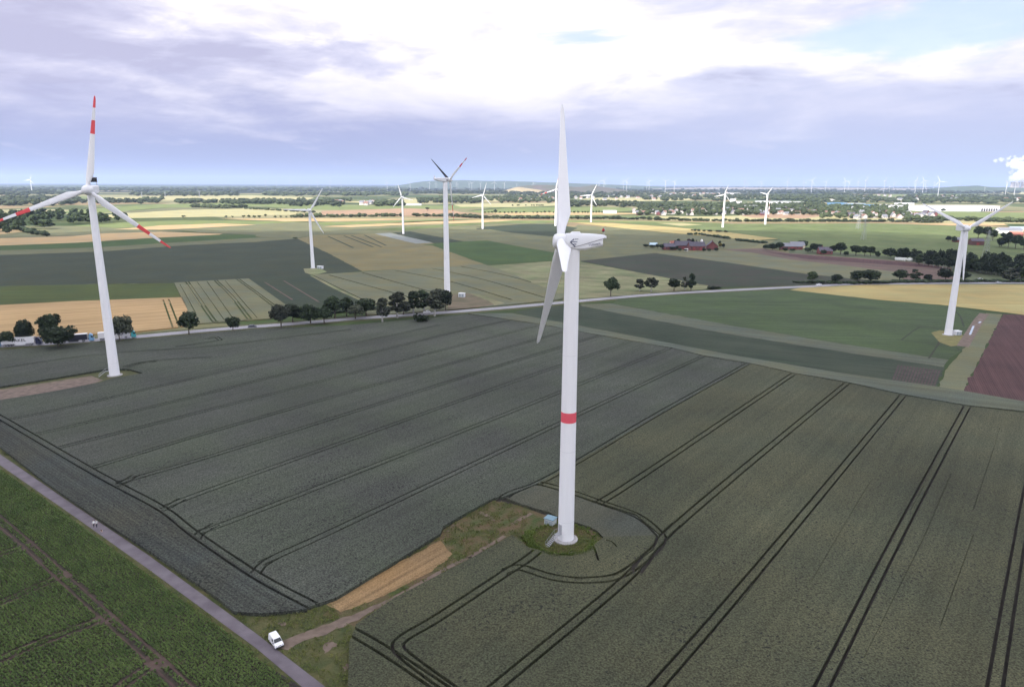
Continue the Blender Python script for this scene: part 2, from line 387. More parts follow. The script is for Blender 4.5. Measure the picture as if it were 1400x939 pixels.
def build_haze():
    mb = MB(); mb.box((0, 19500, 235), (110000, 45000, 474))   # z -2 .. 472
    mt = bpy.data.materials.new('haze'); mt.use_nodes = True; nt = mt.node_tree; nt.nodes.clear()
    out = nt.nodes.new('ShaderNodeOutputMaterial'); v = nt.nodes.new('ShaderNodeVolumePrincipled'); v.inputs['Color'].default_value = (.56, .69, 1, 1); v.inputs['Density'].default_value = HAZE; v.inputs['Anisotropy'].default_value = .2
    nt.links.new(v.outputs[0], out.inputs['Volume'])
    tag(mb.build('haze', mt), 'thin pale blue haze over the whole plain', 'haze', kind='stuff')
HAZE = 3.7e-5
build_haze()

# ------------------------------------------------------------------ the plain
def build_ground():
    xs = [-54500, -30000, -16000, -9000, -5000]+list(range(-3000, 3001, 300))+[5000, 9000, 16000, 30000, 54500]
    ys = [-2500, -1200]+list(range(-600, 3001, 300))+[3600, 4500, 6000, 9000, 13000, 18000, 25000, 33000, 41500]
    v = [(x, y, 0) for y in ys for x in xs]; nx = len(xs)
    f = [(j*nx+i, j*nx+i+1, (j+1)*nx+i+1, (j+1)*nx+i) for j in range(len(ys)-1) for i in range(nx-1)]
    mt = bpy.data.materials.new('shaded_patchwork_ground'); mt.use_nodes = True; nt = mt.node_tree; n = nt.nodes; l = nt.links
    b = n['Principled BSDF']; b.inputs['Roughness'].default_value = .95; b.inputs['Specular IOR Level'].default_value = .1
    tc = n.new('ShaderNodeTexCoord'); r = n.new('ShaderNodeVectorRotate'); r.rotation_type = 'Z_AXIS'; r.inputs['Angle'].default_value = R(17); l.new(tc.outputs['Object'], r.inputs['Vector'])
    s = n.new('ShaderNodeVectorMath'); s.operation = 'MULTIPLY'; s.inputs[1].default_value = (1/520, 1/260, 0); l.new(r.outputs[0], s.inputs[0])
    vo = n.new('ShaderNodeTexVoronoi'); vo.distance = 'CHEBYCHEV'; vo.inputs['Scale'].default_value = 1; vo.inputs['Randomness'].default_value = .8; l.new(s.outputs[0], vo.inputs['Vector'])
    sp = n.new('ShaderNodeSeparateColor'); l.new(vo.outputs['Color'], sp.inputs[0])
    cr = n.new('ShaderNodeValToRGB'); cr.color_ramp.interpolation = 'CONSTANT'; e = cr.color_ramp.elements
    cols = [(0, (.06, .075, .03)), (.16, (.15, .145, .075)), (.30, (.04, .06, .022)), (.45, (.19, .175, .095)), (.58, (.085, .105, .045)), (.7, (.20, .15, .085)), (.78, (.055, .08, .028)), (.9, (.22, .21, .12))]  # field colours darkened in place of cloud shade over the distance
    e[0].position = 0; e[0].color = (*cols[0][1], 1); e[1].position = cols[1][0]; e[1].color = (*cols[1][1], 1)
    for p, c in cols[2:]: q = e.new(p); q.color = (*c, 1)
    l.new(sp.outputs[0], cr.inputs[0])
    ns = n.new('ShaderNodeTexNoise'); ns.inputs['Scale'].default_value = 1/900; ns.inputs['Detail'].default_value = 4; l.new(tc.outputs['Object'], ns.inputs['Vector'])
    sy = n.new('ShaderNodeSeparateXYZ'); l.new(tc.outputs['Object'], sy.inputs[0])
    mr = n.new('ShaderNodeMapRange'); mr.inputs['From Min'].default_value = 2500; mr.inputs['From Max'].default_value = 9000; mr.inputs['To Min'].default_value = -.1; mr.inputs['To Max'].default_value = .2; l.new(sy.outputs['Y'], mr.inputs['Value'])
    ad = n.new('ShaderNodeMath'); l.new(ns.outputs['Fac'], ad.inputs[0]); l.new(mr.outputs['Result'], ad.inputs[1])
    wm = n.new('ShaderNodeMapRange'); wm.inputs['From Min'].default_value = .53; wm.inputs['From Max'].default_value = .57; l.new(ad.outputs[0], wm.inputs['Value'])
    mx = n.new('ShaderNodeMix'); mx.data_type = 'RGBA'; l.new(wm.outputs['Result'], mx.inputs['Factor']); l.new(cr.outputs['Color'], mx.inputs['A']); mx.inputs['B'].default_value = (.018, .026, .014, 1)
    l.new(mx.outputs['Result'], b.inputs['Base Color'])
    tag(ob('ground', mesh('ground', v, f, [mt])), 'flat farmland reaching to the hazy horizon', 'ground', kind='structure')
build_ground()

# crop and soil materials (true colours; light and cloud shade do the rest)
mA = crop_mat('blue_green_wheat', (.056, .060, .049), gaps=.12, grain=.72, tint=(.052, .060, .042), streak=.14, big=.24)
mA2 = crop_mat('blue_green_wheat_turned', (.041, .047, .042), ang=-38, gaps=.17, grain=.7, streak=.25, rows=.14, rowsp=2.5)
mB = crop_mat('olive_wheat', (.054, .059, .035), gaps=.11, grain=.68, tint=(.060, .061, .034), streak=.13, big=.24)
mI = crop_mat('trampled_wheat', (.060, .066, .052), gaps=.11, grain=.5, streak=.12, big=.2)
mHead = crop_mat('headland_wheat', (.080, .094, .073), ang=-27, grain=.35, streak=.2)
mH = crop_mat('dark_beet', (.027, .039, .024), ang=-27, grain=.3, streak=.25, tint=(.04, .05, .032))
mGf = crop_mat('green_beet', (.054, .080, .031), ang=-5, grain=.4, streak=.22, big=.2, tint=(.047, .066, .032))
mSoil = mat('damp_soil', (.030, .026, .022), .95, .3, .6)
mPlough = crop_mat('ploughed_soil', (.074, .039, .037), ang=62, grain=.15, streak=.2, rows=.12, rowsp=2.5, tint=(.064, .035, .034))
mStraw = crop_mat('ripe_barley', (.35, .235, .115), ang=27, grain=.12, streak=.28, big=.1, tint=(.33, .225, .11))
mTan = crop_mat('tan_barley', (.33, .255, .105), ang=2, grain=.12, streak=.22, big=.12, tint=(.29, .25, .11))
mF2 = crop_mat('green_strip', (.050, .070, .020), ang=5, grain=.2, streak=.2)
mF3 = crop_mat('dark_green_field', (.034, .045, .029), ang=40, grain=.35, streak=.15, rows=.05, rowsp=6)
mF6 = crop_mat('dark_bluish_beet', (.030, .043, .028), ang=-35, grain=.2, streak=.18)
mF7 = crop_mat('grey_green_wheat', (.118, .127, .082), ang=-20, grain=.15, streak=.1)
mF8 = crop_mat('olive_barley', (.148, .137, .073), ang=-30, grain=.15, streak=.12)
mF11 = crop_mat('fresh_green', (.042, .075, .024), ang=-15, grain=.2, streak=.15)
mF12 = crop_mat('pale_grey_green', (.108, .118, .070), ang=-12, grain=.12, streak=.1)
mRough = crop_mat('rough_grassland', (.19, .178, .10), ang=-18, grain=.3, streak=.35, big=.3, tint=(.13, .15, .07))
mDark = crop_mat('dark_field', (.033, .044, .026), ang=-10, grain=.2, streak=.2, tint=(.042, .040, .029))
mBrown = crop_mat('brown_field', (.13, .085, .07), ang=-10, grain=.2, streak=.3, tint=(.10, .075, .06))
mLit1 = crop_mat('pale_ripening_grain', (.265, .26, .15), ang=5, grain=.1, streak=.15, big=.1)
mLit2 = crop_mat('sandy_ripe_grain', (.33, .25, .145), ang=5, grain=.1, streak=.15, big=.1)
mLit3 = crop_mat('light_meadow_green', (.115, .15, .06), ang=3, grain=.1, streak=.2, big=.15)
mGreenR = crop_mat('broad_green_field', (.088, .118, .042), ang=-8, grain=.14, streak=.2, big=.18, tint=(.105, .125, .048))
mGrass = mat('verge_grass', (.035, .050, .014), .95, .35, .35, bump=.15, bscale=2.2, col2=(.085, .078, .03), detail=7)
mGrassD = mat('dry_mound_grass', (.038, .060, .012), .95, .3, .30, bump=.2, bscale=2, col2=(.105, .066, .038), detail=9)
mBare = mat('bare_pink_earth', (.095, .070, .054), .95, .25, .5, col2=(.175, .132, .108), detail=8)
mStub = crop_mat('straw_stubble', (.200, .140, .078), ang=51, grain=.3, streak=.4, big=.25)
mAsph = mat('pale_asphalt', (.20, .195, .215), .65, .12, .08, spec=.4, col2=(.25, .24, .265), detail=8)
mPath = mat('worn_asphalt', (.092, .078, .092), .85, .1, .30, col2=(.145, .126, .143), detail=10)
mLine = mat('road_paint', (.65, .65, .65), .6)

# --- near left wheat, olive wheat at the right
TL = [[(357,774),(475,720),(726,600),(963,488),(985,481)], [(270,732),(350,703),(700,565),(918,477),(945,470)], [(224,697),(350,650),(700,525),(867,467),(890,461)],
      [(161,664),(350,607.5),(700,497),(822,460),(845,453)], [(125,643),(350,575),(700,475.5),(780,453),(800,447)], [(81,615),(297,560),(700,456),(742,446)],
      [(48,597),(202,560),(640,452),(706,438)], [(12,576),(92,560),(320,507),(600,446)], [(-40,552),(130,520),(200,497),(290,490)], [(-40,512),(130,487),(300,474),(480,452)]]
HL = [(-60,540),(0,573),(75,617),(121,644),(157,664),(222,699),(266,733),(350,790),(428,832)]
L0 = [(470,824),(530,788),(600,746),(618,735),(690,682),(735,664),(800,628),(900,568),(1000,512),(1025,498),(1050,489)]
HEADT = [(640,431),(742,446),(822,461),(918,478),(963,489),(1025,500),(1085,512),(1158,525),(1235,542),(1322,557),(1420,568),(1520,580)]
def bend(pl, a, b):   # joins the end of a tramline to the headland with a short curve
    return pl
polyA = [(-160,580),(0,613),(60,660),(133,711),(210,760),(299,822),(320,840),(357,843),(410,838),(460,821),(602,733),(606,723),(640,703),(675,684),(690,682),(735,664),(1025,499),(963,489),(918,478),(822,461),(742,446),(640,431),(480,446),(350,451.5),(185,466),(125,471),(0,481),(-160,492)]
holeA = [(-160,560),(0,549.5),(75,537),(140,524.5),(152,520),(186,514),(196,512),(178,507),(150,506),(125,510.5),(0,531),(-160,552)]
tracksA = [(polyline(gp(t)), 1.9, .44 if k < 3 else .58) for k, t in enumerate(TL)]
tracksA += [(polyline(gp(HL)), 1.9, .55), (polyline(gp(L0)), 1.9, .55), (polyline(gp(HEADT)), 0, .45)]
tracksA += [(polyline(gp([(170,504),(192,498),(215,496)])), 1.9, .9)]
# small hooks where the drill lines turn into the headland
for (x, y), (dx, dy) in [((357,774),(-8,14)), ((270,732),(-3,12)), ((224,697),(-6,4)), ((161,664),(-6,2))]:
    tracksA.append((polyline(gp([(x+26, y-12), (x+4, y+1), (x+dx, y+dy)])), 1.9, .55))
tracksA.append((polyline(gp([(282,466),(293,462.5),(299,465),(296,468),(240,476)])), 1.6, .7))
edgeHL = [(-160,541),(-60,541),(0,574.5),(75,618.5),(121,645.5),(157,666),(222,701),(266,735),(350,792),(412,829),(424,836)]
headA = edgeHL+[(410,838),(357,843),(320,840),(299,822),(210,760),(133,711),(60,660),(0,613),(-160,580)]
crop('wheat_crop', gp(headA), .74, mA2, [(polyline(gp(HL)), 1.9, .55)], [gp(holeA)], label='darker wheat headland between farm path and tramlines', cat='wheat')
crop('wheat_crop', gp(polyA), .75, mA, tracksA, [gp(holeA), gp([(-160,520)]+edgeHL[1:]+[(424,900),(300,900),(-200,600)])], label='large blue-green wheat field crossed by parallel tramlines', cat='wheat')
polyB = [(1025,499),(735,664),(800,684),(870,707),(903,735),(893,756),(845,790),(790,796),(725,782),(712,772),(722,752),(700,735),(660,758),(640,769),(540,821),(487,858),(484,866),(478,882),(470,1100),(1700,1100),(1700,640),(1520,581),(1420,569),(1322,558),(1235,543),(1158,526),(1085,513)]
TB = [[(806,690),(820,690),(905,635),(1085,513),(1100,503)], [(660,960),(690,934),(855,796),(905,740),(1000,657),(1158,526),(1170,517)], [(870,975),(900,940),(1040,777),(1235,542),(1245,530)],
      [(1105,970),(1125,940),(1230,731),(1322,558),(1328,547)], [(1352,985),(1360,940),(1385,790),(1410,650),(1430,562)], [(1600,1000),(1540,760),(1500,570)]]
RING = [(690,683),(712,668),(735,664),(775,674),(820,690),(870,708),(900,732),(903,742),(893,757),(848,790),(800,797),(755,793),(712,780),(690,785)]
tracksB = [(polyline(gp(t)), 1.9, .55) for t in TB]
tracksB += [(polyline(gp(RING)), 1.9, .6), (polyline(gp([(735,757),(715,772),(690,788),(600,848),(553,876),(545,890),(560,906),(620,950)])), 1.9, .6),
            (polyline(gp([(478,866),(510,884),(548,908),(610,950)])), 1.9, .6), (polyline(gp([(870,786),(903,742),(925,720)])), 1.9, .55), (polyline(gp(L0[4:])), 1.9, .5)]
THIN = [[(1010,830),(1062,760)], [(1108,800),(1172,690),(1192,658)], [(1180,905),(1262,740),(1300,650)], [(1245,700),(1262,668)], [(1285,860),(1330,735)], [(1330,700),(1360,610),(1366,588)], [(1300,930),(1345,820)], [(780,900),(858,805)], [(1008,930),(1040,890)], [(1060,690),(1105,628)]]
soil = sheet('ground', gp([(-200,600),(0,635),(410,960),(470,1100),(1700,1100),(1700,600),(1400,555),(700,428),(480,444),(0,478),(-200,490)]), .02, mSoil, 'dark damp soil under the standing wheat', 'soil')
crop('wheat_crop', gp(polyB), .75, mB, tracksB+[(gp(t), 0, .085) for t in THIN[:6]], [], label='olive-tinged wheat field with widely spaced double wheel tracks', cat='wheat')
mound_hole = gp([(690,688),(720,694),(750,706),(775,714),(808,724),(823,738),(800,756),(760,760),(722,752),(712,736),(700,730)])
crop('wheat_crop', gp([(735,665.5),(692,683.5),(720,695),(750,703),(775,716),(815,728),(825,738),(901,735),(869,708.5),(800,685.5)]), .72, mI, [(polyline(gp(RING)), 1.9, .6)], [mound_hole], label='bluish wheat behind the tower inside the wheel track loop', cat='wheat')
crop('wheat_crop', gp([(825,738),(901,735),(892,755),(845,789),(790,795),(725,781),(712,772),(722,752),(760,760),(800,757)]), .73, mB, [(polyline(gp(RING)), 1.9, .6), (polyline(gp([(735,757),(715,772),(690,788)])), 1.9, .6), (polyline(gp([(812,752),(816,764),(818,770)])), 0, .5), (polyline(gp([(828,742),(836,744),(843,751)])), 0, .35)], [mound_hole], label='olive wheat in front of the tower inside the wheel track loop', cat='wheat')
crop('wheat_crop', gp([(640,430),(700,429.5),(835,455),(1000,487),(1150,512),(1285,531),(1400,551),(1560,574),(1520,579),(1400,564),(1322,556),(1235,541),(1158,524),(1085,511.5),(1025,498),(963,488),(918,477),(822,460),(742,445)]), .7, mHead, label='pale headland strip along the far end of the wheat', cat='wheat')
# --- beet field at lower left (soil, then leaves further down)
beet_poly = [(-220,560),(0,643),(120,722),(300,855),(345,893),(406,945),(440,1100),(-600,1100)]
mBeet = mat('beet_soil', (.04, .032, .024), .95, .35, .8)
sheet('ground', gp(beet_poly), .03, mBeet, 'dark soil of the green beet field', 'soil')
# --- field path, road, grass
pathL = gp([(-200,520),(0,621),(90,683),(200,757),(350,866),(446,940),(600,1062)]); pathR = gp([(-200,532),(0,636),(90,698),(200,776),(350,886),(414,940),(540,1062)])
v = [(p.x, p.y, .10) for p in pathL]+[(p.x, p.y, .10) for p in pathR]; n_ = len(pathL)
tag(ob('path', mesh('path', v, [(n_+i, n_+i+1, i+1, i) for i in range(n_-1)], [mPath])), 'narrow worn farm path between beet and wheat', 'path', kind='structure')
sheet('ground', gp([(-200,500),(0,605),(133,704),(299,816),(330,840),(410,835),(460,822),(470,834),(487,857),(478,882),(472,1100),(600,1100),(446,960),(350,900),(200,790),(0,645),(-200,545)]), .05, mGrass, 'grassy verge beside the farm path', 'verge')
sheet('ground', rag(gp([(602,733),(606,723),(640,703),(675,684),(720,694),(750,706),(775,714),(812,727),(822,742),(800,757),(760,759),(722,752),(700,735),(660,758),(640,769),(540,821),(487,858),(470,850),(440,842),(460,822)])), .06, mGrassD, 'patchy grass apron leading to the tower foot', 'grass')
sheet('ground', rag(gp([(447,827),(458,820),(520,783),(602,739),(608,745),(617,757),(612,765),(590,780),(540,808),(490,829),(464,838)])), .09, mStub, 'strip of straw-coloured stubble beside the dirt track', 'stubble')
trk = [(383,888),(372,880),(388,874),(412,868),(440,854),(470,846),(500,834),(525,821),(512,834),(490,848),(470,856),(445,866),(415,878),(395,888)]
sheet('path', rag(gp(trk)), .10, mBare, 'pale dirt track branching off the farm path', 'track')
for pl in ([(500,838),(560,806),(620,772),(645,762)], [(640,763),(665,748),(690,733)], [(700,716),(715,708),(727,702)], [(655,700),(668,706),(676,712)]):
    ribbon('path', polyline(gp(pl)), 1.0, .11, mBare, 'worn bare streak in the grass apron', 'track')
for pts in ([(378,852),(390,848),(393,853),(383,857)], [(606,727),(616,718),(622,716),(614,726)], [(468,912),(474,906),(476,914),(470,918)], [(440,880),(455,874),(460,884),(446,893)]):
    sheet('ground', rag(gp(pts), .5, .5), .085, mBare, 'small patch of bare reddish earth', 'bare earth')
# --- left turbine hard-standing
sheet('ground', gp(holeA), .05, mGrass, 'grass pad round the striped turbine foot', 'grass')
sheet('ground', gp([(-160,559),(0,548),(75,535.5),(128,524),(141,520),(125,514),(60,524),(0,533),(-160,553)]), .09, mBare, 'bare reddish hard-standing leading to the striped turbine', 'hard-standing')
# --- main road
roadpx = [(-160,486),(0,473.5),(80,469),(170,462),(300,450.5),(400,443),(490,435.5),(600,428),(700,420),(800,411),(900,402.5),(1000,397),(1070,393.5),(1120,391),(1160,389),(1230,388),(1340,387.2),(1500,387)]
rl = polyline(gp(roadpx))
ribbon('ground', rl, 17, .04, mGrass, 'grass verge along the main road', 'verge')
ribbon('road', rl, 7.5, .16, mAsph, 'straight pale country road', 'road')
for s in (-3.35, 3.35): ribbon('road_marking', offset(rl, s), .18, .17, mLine, 'white edge line of the country road', 'marking')
def dashes(pl, ln, gap, w, z, m, name, label):
    out = MB(); acc = 0
    pts = []
    for a, b in zip(pl[:-1], pl[1:]):
        d = (b-a).length; k = int(d/(ln+gap))
        t = (b-a)/d; nrm = Vector((-t.y, t.x))
        for i in range(k):
            p = a+t*(i*(ln+gap)); q = p+t*ln
            out.add([(p+nrm*w/2).to_3d()+Vector((0,0,z)), (p-nrm*w/2).to_3d()+Vector((0,0,z)), (q-nrm*w/2).to_3d()+Vector((0,0,z)), (q+nrm*w/2).to_3d()+Vector((0,0,z))], [(0,1,2,3)])
    return tag(out.build(name, m), label, 'marking', kind='structure')
dashes(rl, 4, 8, .16, .17, mLine, 'road_marking', 'dashed white centre line of the country road')

# --- right of the main turbine
F = lambda pts, m, label, z=.06, name='field': sheet(name, rag(gp(pts), 5, .7), z, m, label, 'field')
F([(700,427),(745,419.5),(793,416.5),(796,419),(989,455.6),(1150,481),(1292,502),(1282,531),(1150,512),(1000,487),(835,455)], mH, 'dark beet strip beyond the wheat headland', .08)
F([(793,416),(835,415),(1000,445),(1150,470),(1296,492),(1290,502),(1150,481),(989,455.6),(796,419)], mHead, 'pale grass strip between dark beet and green field', .10)
F([(838,415),(845,409),(900,405),(1000,399.5),(1079,396),(1200,410.5),(1296,418.5),(1348,428),(1317,478),(1296,492),(1150,470),(1000,445)], mGf, 'green beet field below the right-hand turbine', .12)
F([(1080,396.6),(1096,393.5),(1186,389.5),(1300,389.2),(1400,389.5),(1560,391),(1560,450),(1400,430.5),(1296,418),(1200,410)], mTan, 'tan ripe barley field beside the avenue', .14)
F([(1348,428),(1371,430),(1345,481),(1316,538),(1283,531),(1296,500),(1317,478)], mF7, 'narrow strip of pale wheat beside the ploughed field', .14)
F([(1371,430),(1400,431),(1560,452),(1560,575),(1400,552),(1316,538),(1345,481)], mPlough, 'bare reddish ploughed field at the right edge', .16)
ribbon('path', polyline(gp([(1346,429),(1337,440),(1326,458),(1316,474)])), 5, .19, mBare, 'muddy track beside the right-hand turbine', 'track')
for pts in ([(1331,446),(1334,444),(1326,458),(1322,462)], [(1338,450-8),(1343,436),(1341,440),(1337,446)]):
    ribbon('water', gp([pts[0], pts[2]]), 1.0, .20, mat('puddle', (.3, .32, .36), .08, spec=.8), 'long puddle in the muddy track', 'puddle')
sheet('ground', gp([(1273,455),(1285,452),(1312,455),(1320,462),(1317,472),(1300,474),(1284,468)]), .18, mat('pad_grass', (.15, .135, .05), .95, .2, .3), 'yellowish grass pad of the right-hand turbine', 'grass')
for k in range(14):
    x0 = 1229+k*4.3
    ribbon('ground', gp([(x0, 499+k*.55), (x0-9, 522+k*.62)]), .8, .10, mat('furrow_earth', (.05, .036, .032), .95, .3, .3), 'bare furrow at the end of the dark beet strip', 'furrow')
for pl in ([(1232,465),(1260,447),(1290,452)], [(1270,490),(1283,470),(1285,462)], [(1300,420),(1312,432),(1318,447)], [(1232,465),(1300,474),(1312,478)]):
    ribbon('ground', polyline(gp(pl)), .9, .135, mDark, 'faint wheel track in the green beet field', 'track')

# --- beyond the road, left to right
crop('wheat_crop', gp([(-160,422),(0,418.5),(100,413),(200,409.5),(249,407.5),(256,424),(263,445),(241,449),(185,455),(0,465),(-160,476)]), .7, mStraw, [(polyline(gp([(227,411),(234,430),(241,449)])), 3.2, 1.0)], label='golden ripe barley field behind the trucks', cat='barley')
F([(-160,396),(0,391.5),(135,388.5),(238,387.3),(249,407.5),(200,409.5),(100,413),(0,418.5),(-160,422)], mF2, 'long green strip above the golden barley', .1)
F([(-160,354),(0,349),(140,344),(260,335),(350,331),(409,326.3),(450,347),(495,371),(425,376),(340,381.5),(238,387.3),(135,388.5),(0,391.5),(-160,396)], mF3, 'big dark green field behind the striped turbine', .1)
F([(-160,347),(0,342.5),(130,338.5),(250,331),(350,325.2),(409,325),(409,326.3),(350,331),(260,335),(140,344),(0,349),(-160,354)], mF12, 'narrow pale strip along the dark green field', .11)
F([(-160,340),(0,336),(105,332),(200,326),(300,321),(350,321.5),(350,325.2),(250,331),(130,338.5),(0,342.5),(-160,347)], mF11, 'narrow dark green strip', .11)
F([(-160,332),(0,326),(100,323),(137,319.5),(220,317),(305,319.8),(300,321),(200,326),(105,332),(0,336),(-160,340)], mLit2, 'sandy ripe grain strip at left', .12)
F([(-160,322),(0,321),(60,313),(110,310),(250,316.2),(137,319.5),(100,323),(0,326),(-160,332)], mF12, 'grey green field below the left wood', .11)
crop('wheat_crop', gp([(238,387.5),(340,381.7),(386,414.5),(395,421),(370,437),(262,444.5),(256,424)]), .7, mF7, [(polyline(gp(t)), 2.0, 1.0) for t in ([(256,386.5),(273,412),(291,438),(296,442)], [(295,384.5),(318,408),(341,437.5)], [(325,382.5),(350,401),(378,422)])]+[(gp(t), 0, .5) for t in ([(246,390),(268,430)], [(270,387),(306,438)], [(283,386),(318,436)], [(308,385),(336,418),(352,436)])]+[(polyline(gp([(291,440.5),(320,441),(345,437.5)])), 0, .9)], label='small wheat block with ruled tramlines by the road', cat='wheat')
F([(340,381.5),(425,376),(495,409.5),(493,418),(400,423),(386,414.5)], mF6, 'dark bluish beet block behind the road trees', .12)
ribbon('ground', polyline(gp([(426,377),(460,395),(495,411)])), 3, .14, mRough, 'pale grass edge of the dark beet block', 'verge')
for pl in ([(362,386),(400,410)], [(388,384),(436,413)]): ribbon('ground', gp(pl), 1.2, .14, mBrown, 'bare streak in the dark beet block', 'furrow')
T7 = [[(450,377),(540,402),(585,415)], [(495,373.5),(560,392),(640,413)], [(540,370.5),(612,385),(700,411)], [(590,367.5),(660,383),(745,408)], [(630,365),(690,377),(765,398)]]
crop('wheat_crop', gp([(427,376.5),(495,372.5),(600,366),(662,362),(700,375),(762,402),(790,404),(760,411),(680,419),(560,429),(500,432),(497,410.5)]), .6, mF7, [(polyline(gp(t)), 0, 1.6) for t in T7], label='wide grey-green wheat field with faint tramlines beyond the road trees', cat='wheat')
F([(667,363.5),(752,357.5),(793,358),(880,374),(975,392),(965,395.5),(900,400),(800,408.5),(770,411),(762,402),(700,375)], mRough, 'streaky pale rough grassland beyond the road', .13)
F([(406,326.3),(430,322),(515,320),(545,325),(592,332.7),(662,361.5),(600,366),(495,371),(450,347)], mF8, 'olive barley field behind the slim left turbine', .13)
for pl in ([(448,323),(483,339)], [(470,322.5),(510,338)], [(480,322),(522,338)], [(498,321.5),(528,336)]): ribbon('ground', gp(pl), 3, .15, mF6, 'dark wheel track in the olive barley', 'track')
F([(512,319.7),(533,318.6),(592,332),(568,333.3)], mat('fleece', (.175, .19, .175), .8, .1, .1), 'pale grey strip of covered crop', .15)
F([(536,318.2),(560,316.5),(634,330.4),(592,332.6)], mH, 'dark olive strip beside the covered crop', .14)
F([(577,334.7),(634,330.4),(666,329),(700,335.5),(760,346),(754,356.5),(662,361.5),(592,336)], mF11, 'fresh green field left of the main nacelle', .14)
F([(560,316.5),(590,312),(640,309.5),(665,310.5),(725,314.5),(752,323),(830,330),(905,344),(886,347),(793,357.5),(755,356),(760,346),(700,335.5),(666,329),(634,330.4)], mF12, 'broad grey-green wheat field behind the main nacelle', .12)
F([(650,310.6),(725,306.3),(760,307),(790,312),(770,321.5),(752,323.5),(700,318.5)], mF6, 'dark green field behind the main blade', .15)
F([(770,321),(790,307.5),(850,312),(905,318),(1045,329.5),(1032,337),(990,341),(905,344),(830,330)], mF12, 'grey-green field between the tan strip and the brick farm', .14)
F([(783,304.2),(840,305.5),(920,311),(1000,318.3),(1064,326.8),(1030,328.7),(905,317.6),(830,310)], mTan, 'tan ripe strip running toward the brick farm', .16)
F([(793,357),(886,347),(900,346),(1000,360),(1100,374.5),(1215,386),(1160,388.3),(1100,390.3),(977,392.5),(880,374)], mDark, 'dark brownish field beyond the road', .14)
F([(897,346.5),(990,341.5),(1030,346),(1080,355),(1160,364),(1230,372.5),(1236,383),(1215,386),(1100,374.5),(1000,360)], mF7, 'pale wheat strip below the brick farm', .15)
F([(988,341.3),(1043,339.6),(1080,346.5),(1240,357.5),(1300,366),(1305,382),(1236,383),(1230,372.5),(1160,364),(1080,355),(1030,346)], mBrown, 'brown fallow field in front of the dark wood', .16)
F([(1043,344),(1080,347.5),(1240,359),(1296,368),(1240,364),(1100,354)], mPlough, 'reddish ploughed strip in front of the dark wood', .18)
F([(880,303),(1000,306),(1200,305.5),(1400,312),(1560,316),(1560,372),(1400,362),(1299,356),(1208,350),(1100,342),(1045,336),(1066,327),(1000,318),(920,310.5),(840,305)], mGreenR, 'broad light green field in front of the villages', .1)
F([(880,303),(920,304),(960,307.5),(930,309)], mLit1, 'pale strip in the light green field', .14)
F([(1066,327),(1045,336),(1043,339.6),(1100,342),(1208,350),(1299,356),(1400,362),(1560,372),(1560,392),(1400,389),(1300,389),(1305,382),(1300,366),(1240,357.5),(1080,346.5)], mat('scrub_ground', (.07, .085, .04), .95, .3, .05), 'scrubby ground round the dark wood', .12)
sheet('ground', gp([(612,405),(640,402),(668,413),(676,418),(640,423),(612,425)]), .75, mat('pad_earth', (.085, .075, .04), .95, .3, .1, col2=(.15, .115, .075), detail=7), 'bare earth pad beside the tall banded turbine', 'hard-standing')
sheet('ground', gp([(640,402),(652,403),(690,416),(676,419),(664,412)]), .72, mRough, 'grassy slope beside the bare turbine pad', 'grass')
sheet('ground', gp([(415,367.5),(437,366.5),(447,372),(428,377),(417,373)]), .2, mRough, 'grass pad of the slim turbine on the dark field edge', 'grass')
for (x, y) in ((551.5,320),(660,313)): sheet('ground', gp([(x-9,y-.6),(x+9,y-.6),(x+8,y+1),(x-8,y+1)]), .2, mDark, 'dark pad at the turbine foot', 'pad')
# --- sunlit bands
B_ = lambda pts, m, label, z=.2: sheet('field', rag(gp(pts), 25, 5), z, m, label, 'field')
B_([(-160,309),(100,309),(170,305),(350,303),(500,306),(590,308),(660,305.5),(760,305),(790,307),(760,307),(725,306.3),(640,309.5),(560,316.5),(512,319.7),(430,322),(409,325),(350,325),(350,321.5),(305,319.8),(250,316)], mF12, 'grey-green field of the middle distance')
B_([(100,309),(170,304),(250,301.5),(330,302),(420,303.5),(350,306.5),(250,308.5),(160,312)], mLit3, 'light green field in the middle distance', .25)
B_([(155,314),(220,308.5),(300,306),(350,307.5),(300,310.5),(220,314.5)], mLit2, 'thin sandy strip in the middle distance', .3)
B_([(300,299.5),(400,299),(520,299.5),(590,299.5),(480,302.5),(390,303)], mLit2, 'sandy strip below the tree row', .3)
B_([(440,310),(500,307),(560,303.5),(620,301),(720,300.5),(660,304.5),(570,307),(480,311)], mLit2, 'sandy strip behind the slim turbine', .3)
B_([(430,304.5),(520,302.5),(600,300.5),(680,300),(600,302.8),(520,306),(440,309)], mLit3, 'light green strip behind the slim turbine', .3)
B_([(640,304),(700,302),(800,301.3),(900,303),(1000,305.5),(880,305),(783,304),(720,305.5)], mLit3, 'light green strip behind the main blade', .28)
B_([(550,316),(600,311),(640,308),(720,303.5),(690,303),(620,306),(560,310.5),(500,314)], mGreenR, 'green strip beside the far slim turbine', .3)
B_([(105,297),(170,292),(250,287),(330,285.5),(420,287),(400,294),(300,296.5),(180,298.5)], mLit1, 'bright sunlit grain field at left', .25)
B_([(160,290),(230,284.5),(300,283),(330,285),(250,287),(180,291)], mF12, 'grey strip above the sunlit grain', .3)
B_([(60,292),(130,285),(220,279.5),(330,277),(430,279),(330,283),(220,284.5),(130,292)], mLit3, 'pale green meadow band at left', .24)
B_([(100,276),(150,270),(240,268),(340,267),(430,270),(420,274),(300,273.5),(200,274.5),(140,278)], mLit1, 'bright sunlit band before the far woods', .24)
B_([(-160,271),(0,269.5),(110,268.5),(150,270),(60,273),(-160,275)], mLit3, 'pale meadow band at far left', .22)
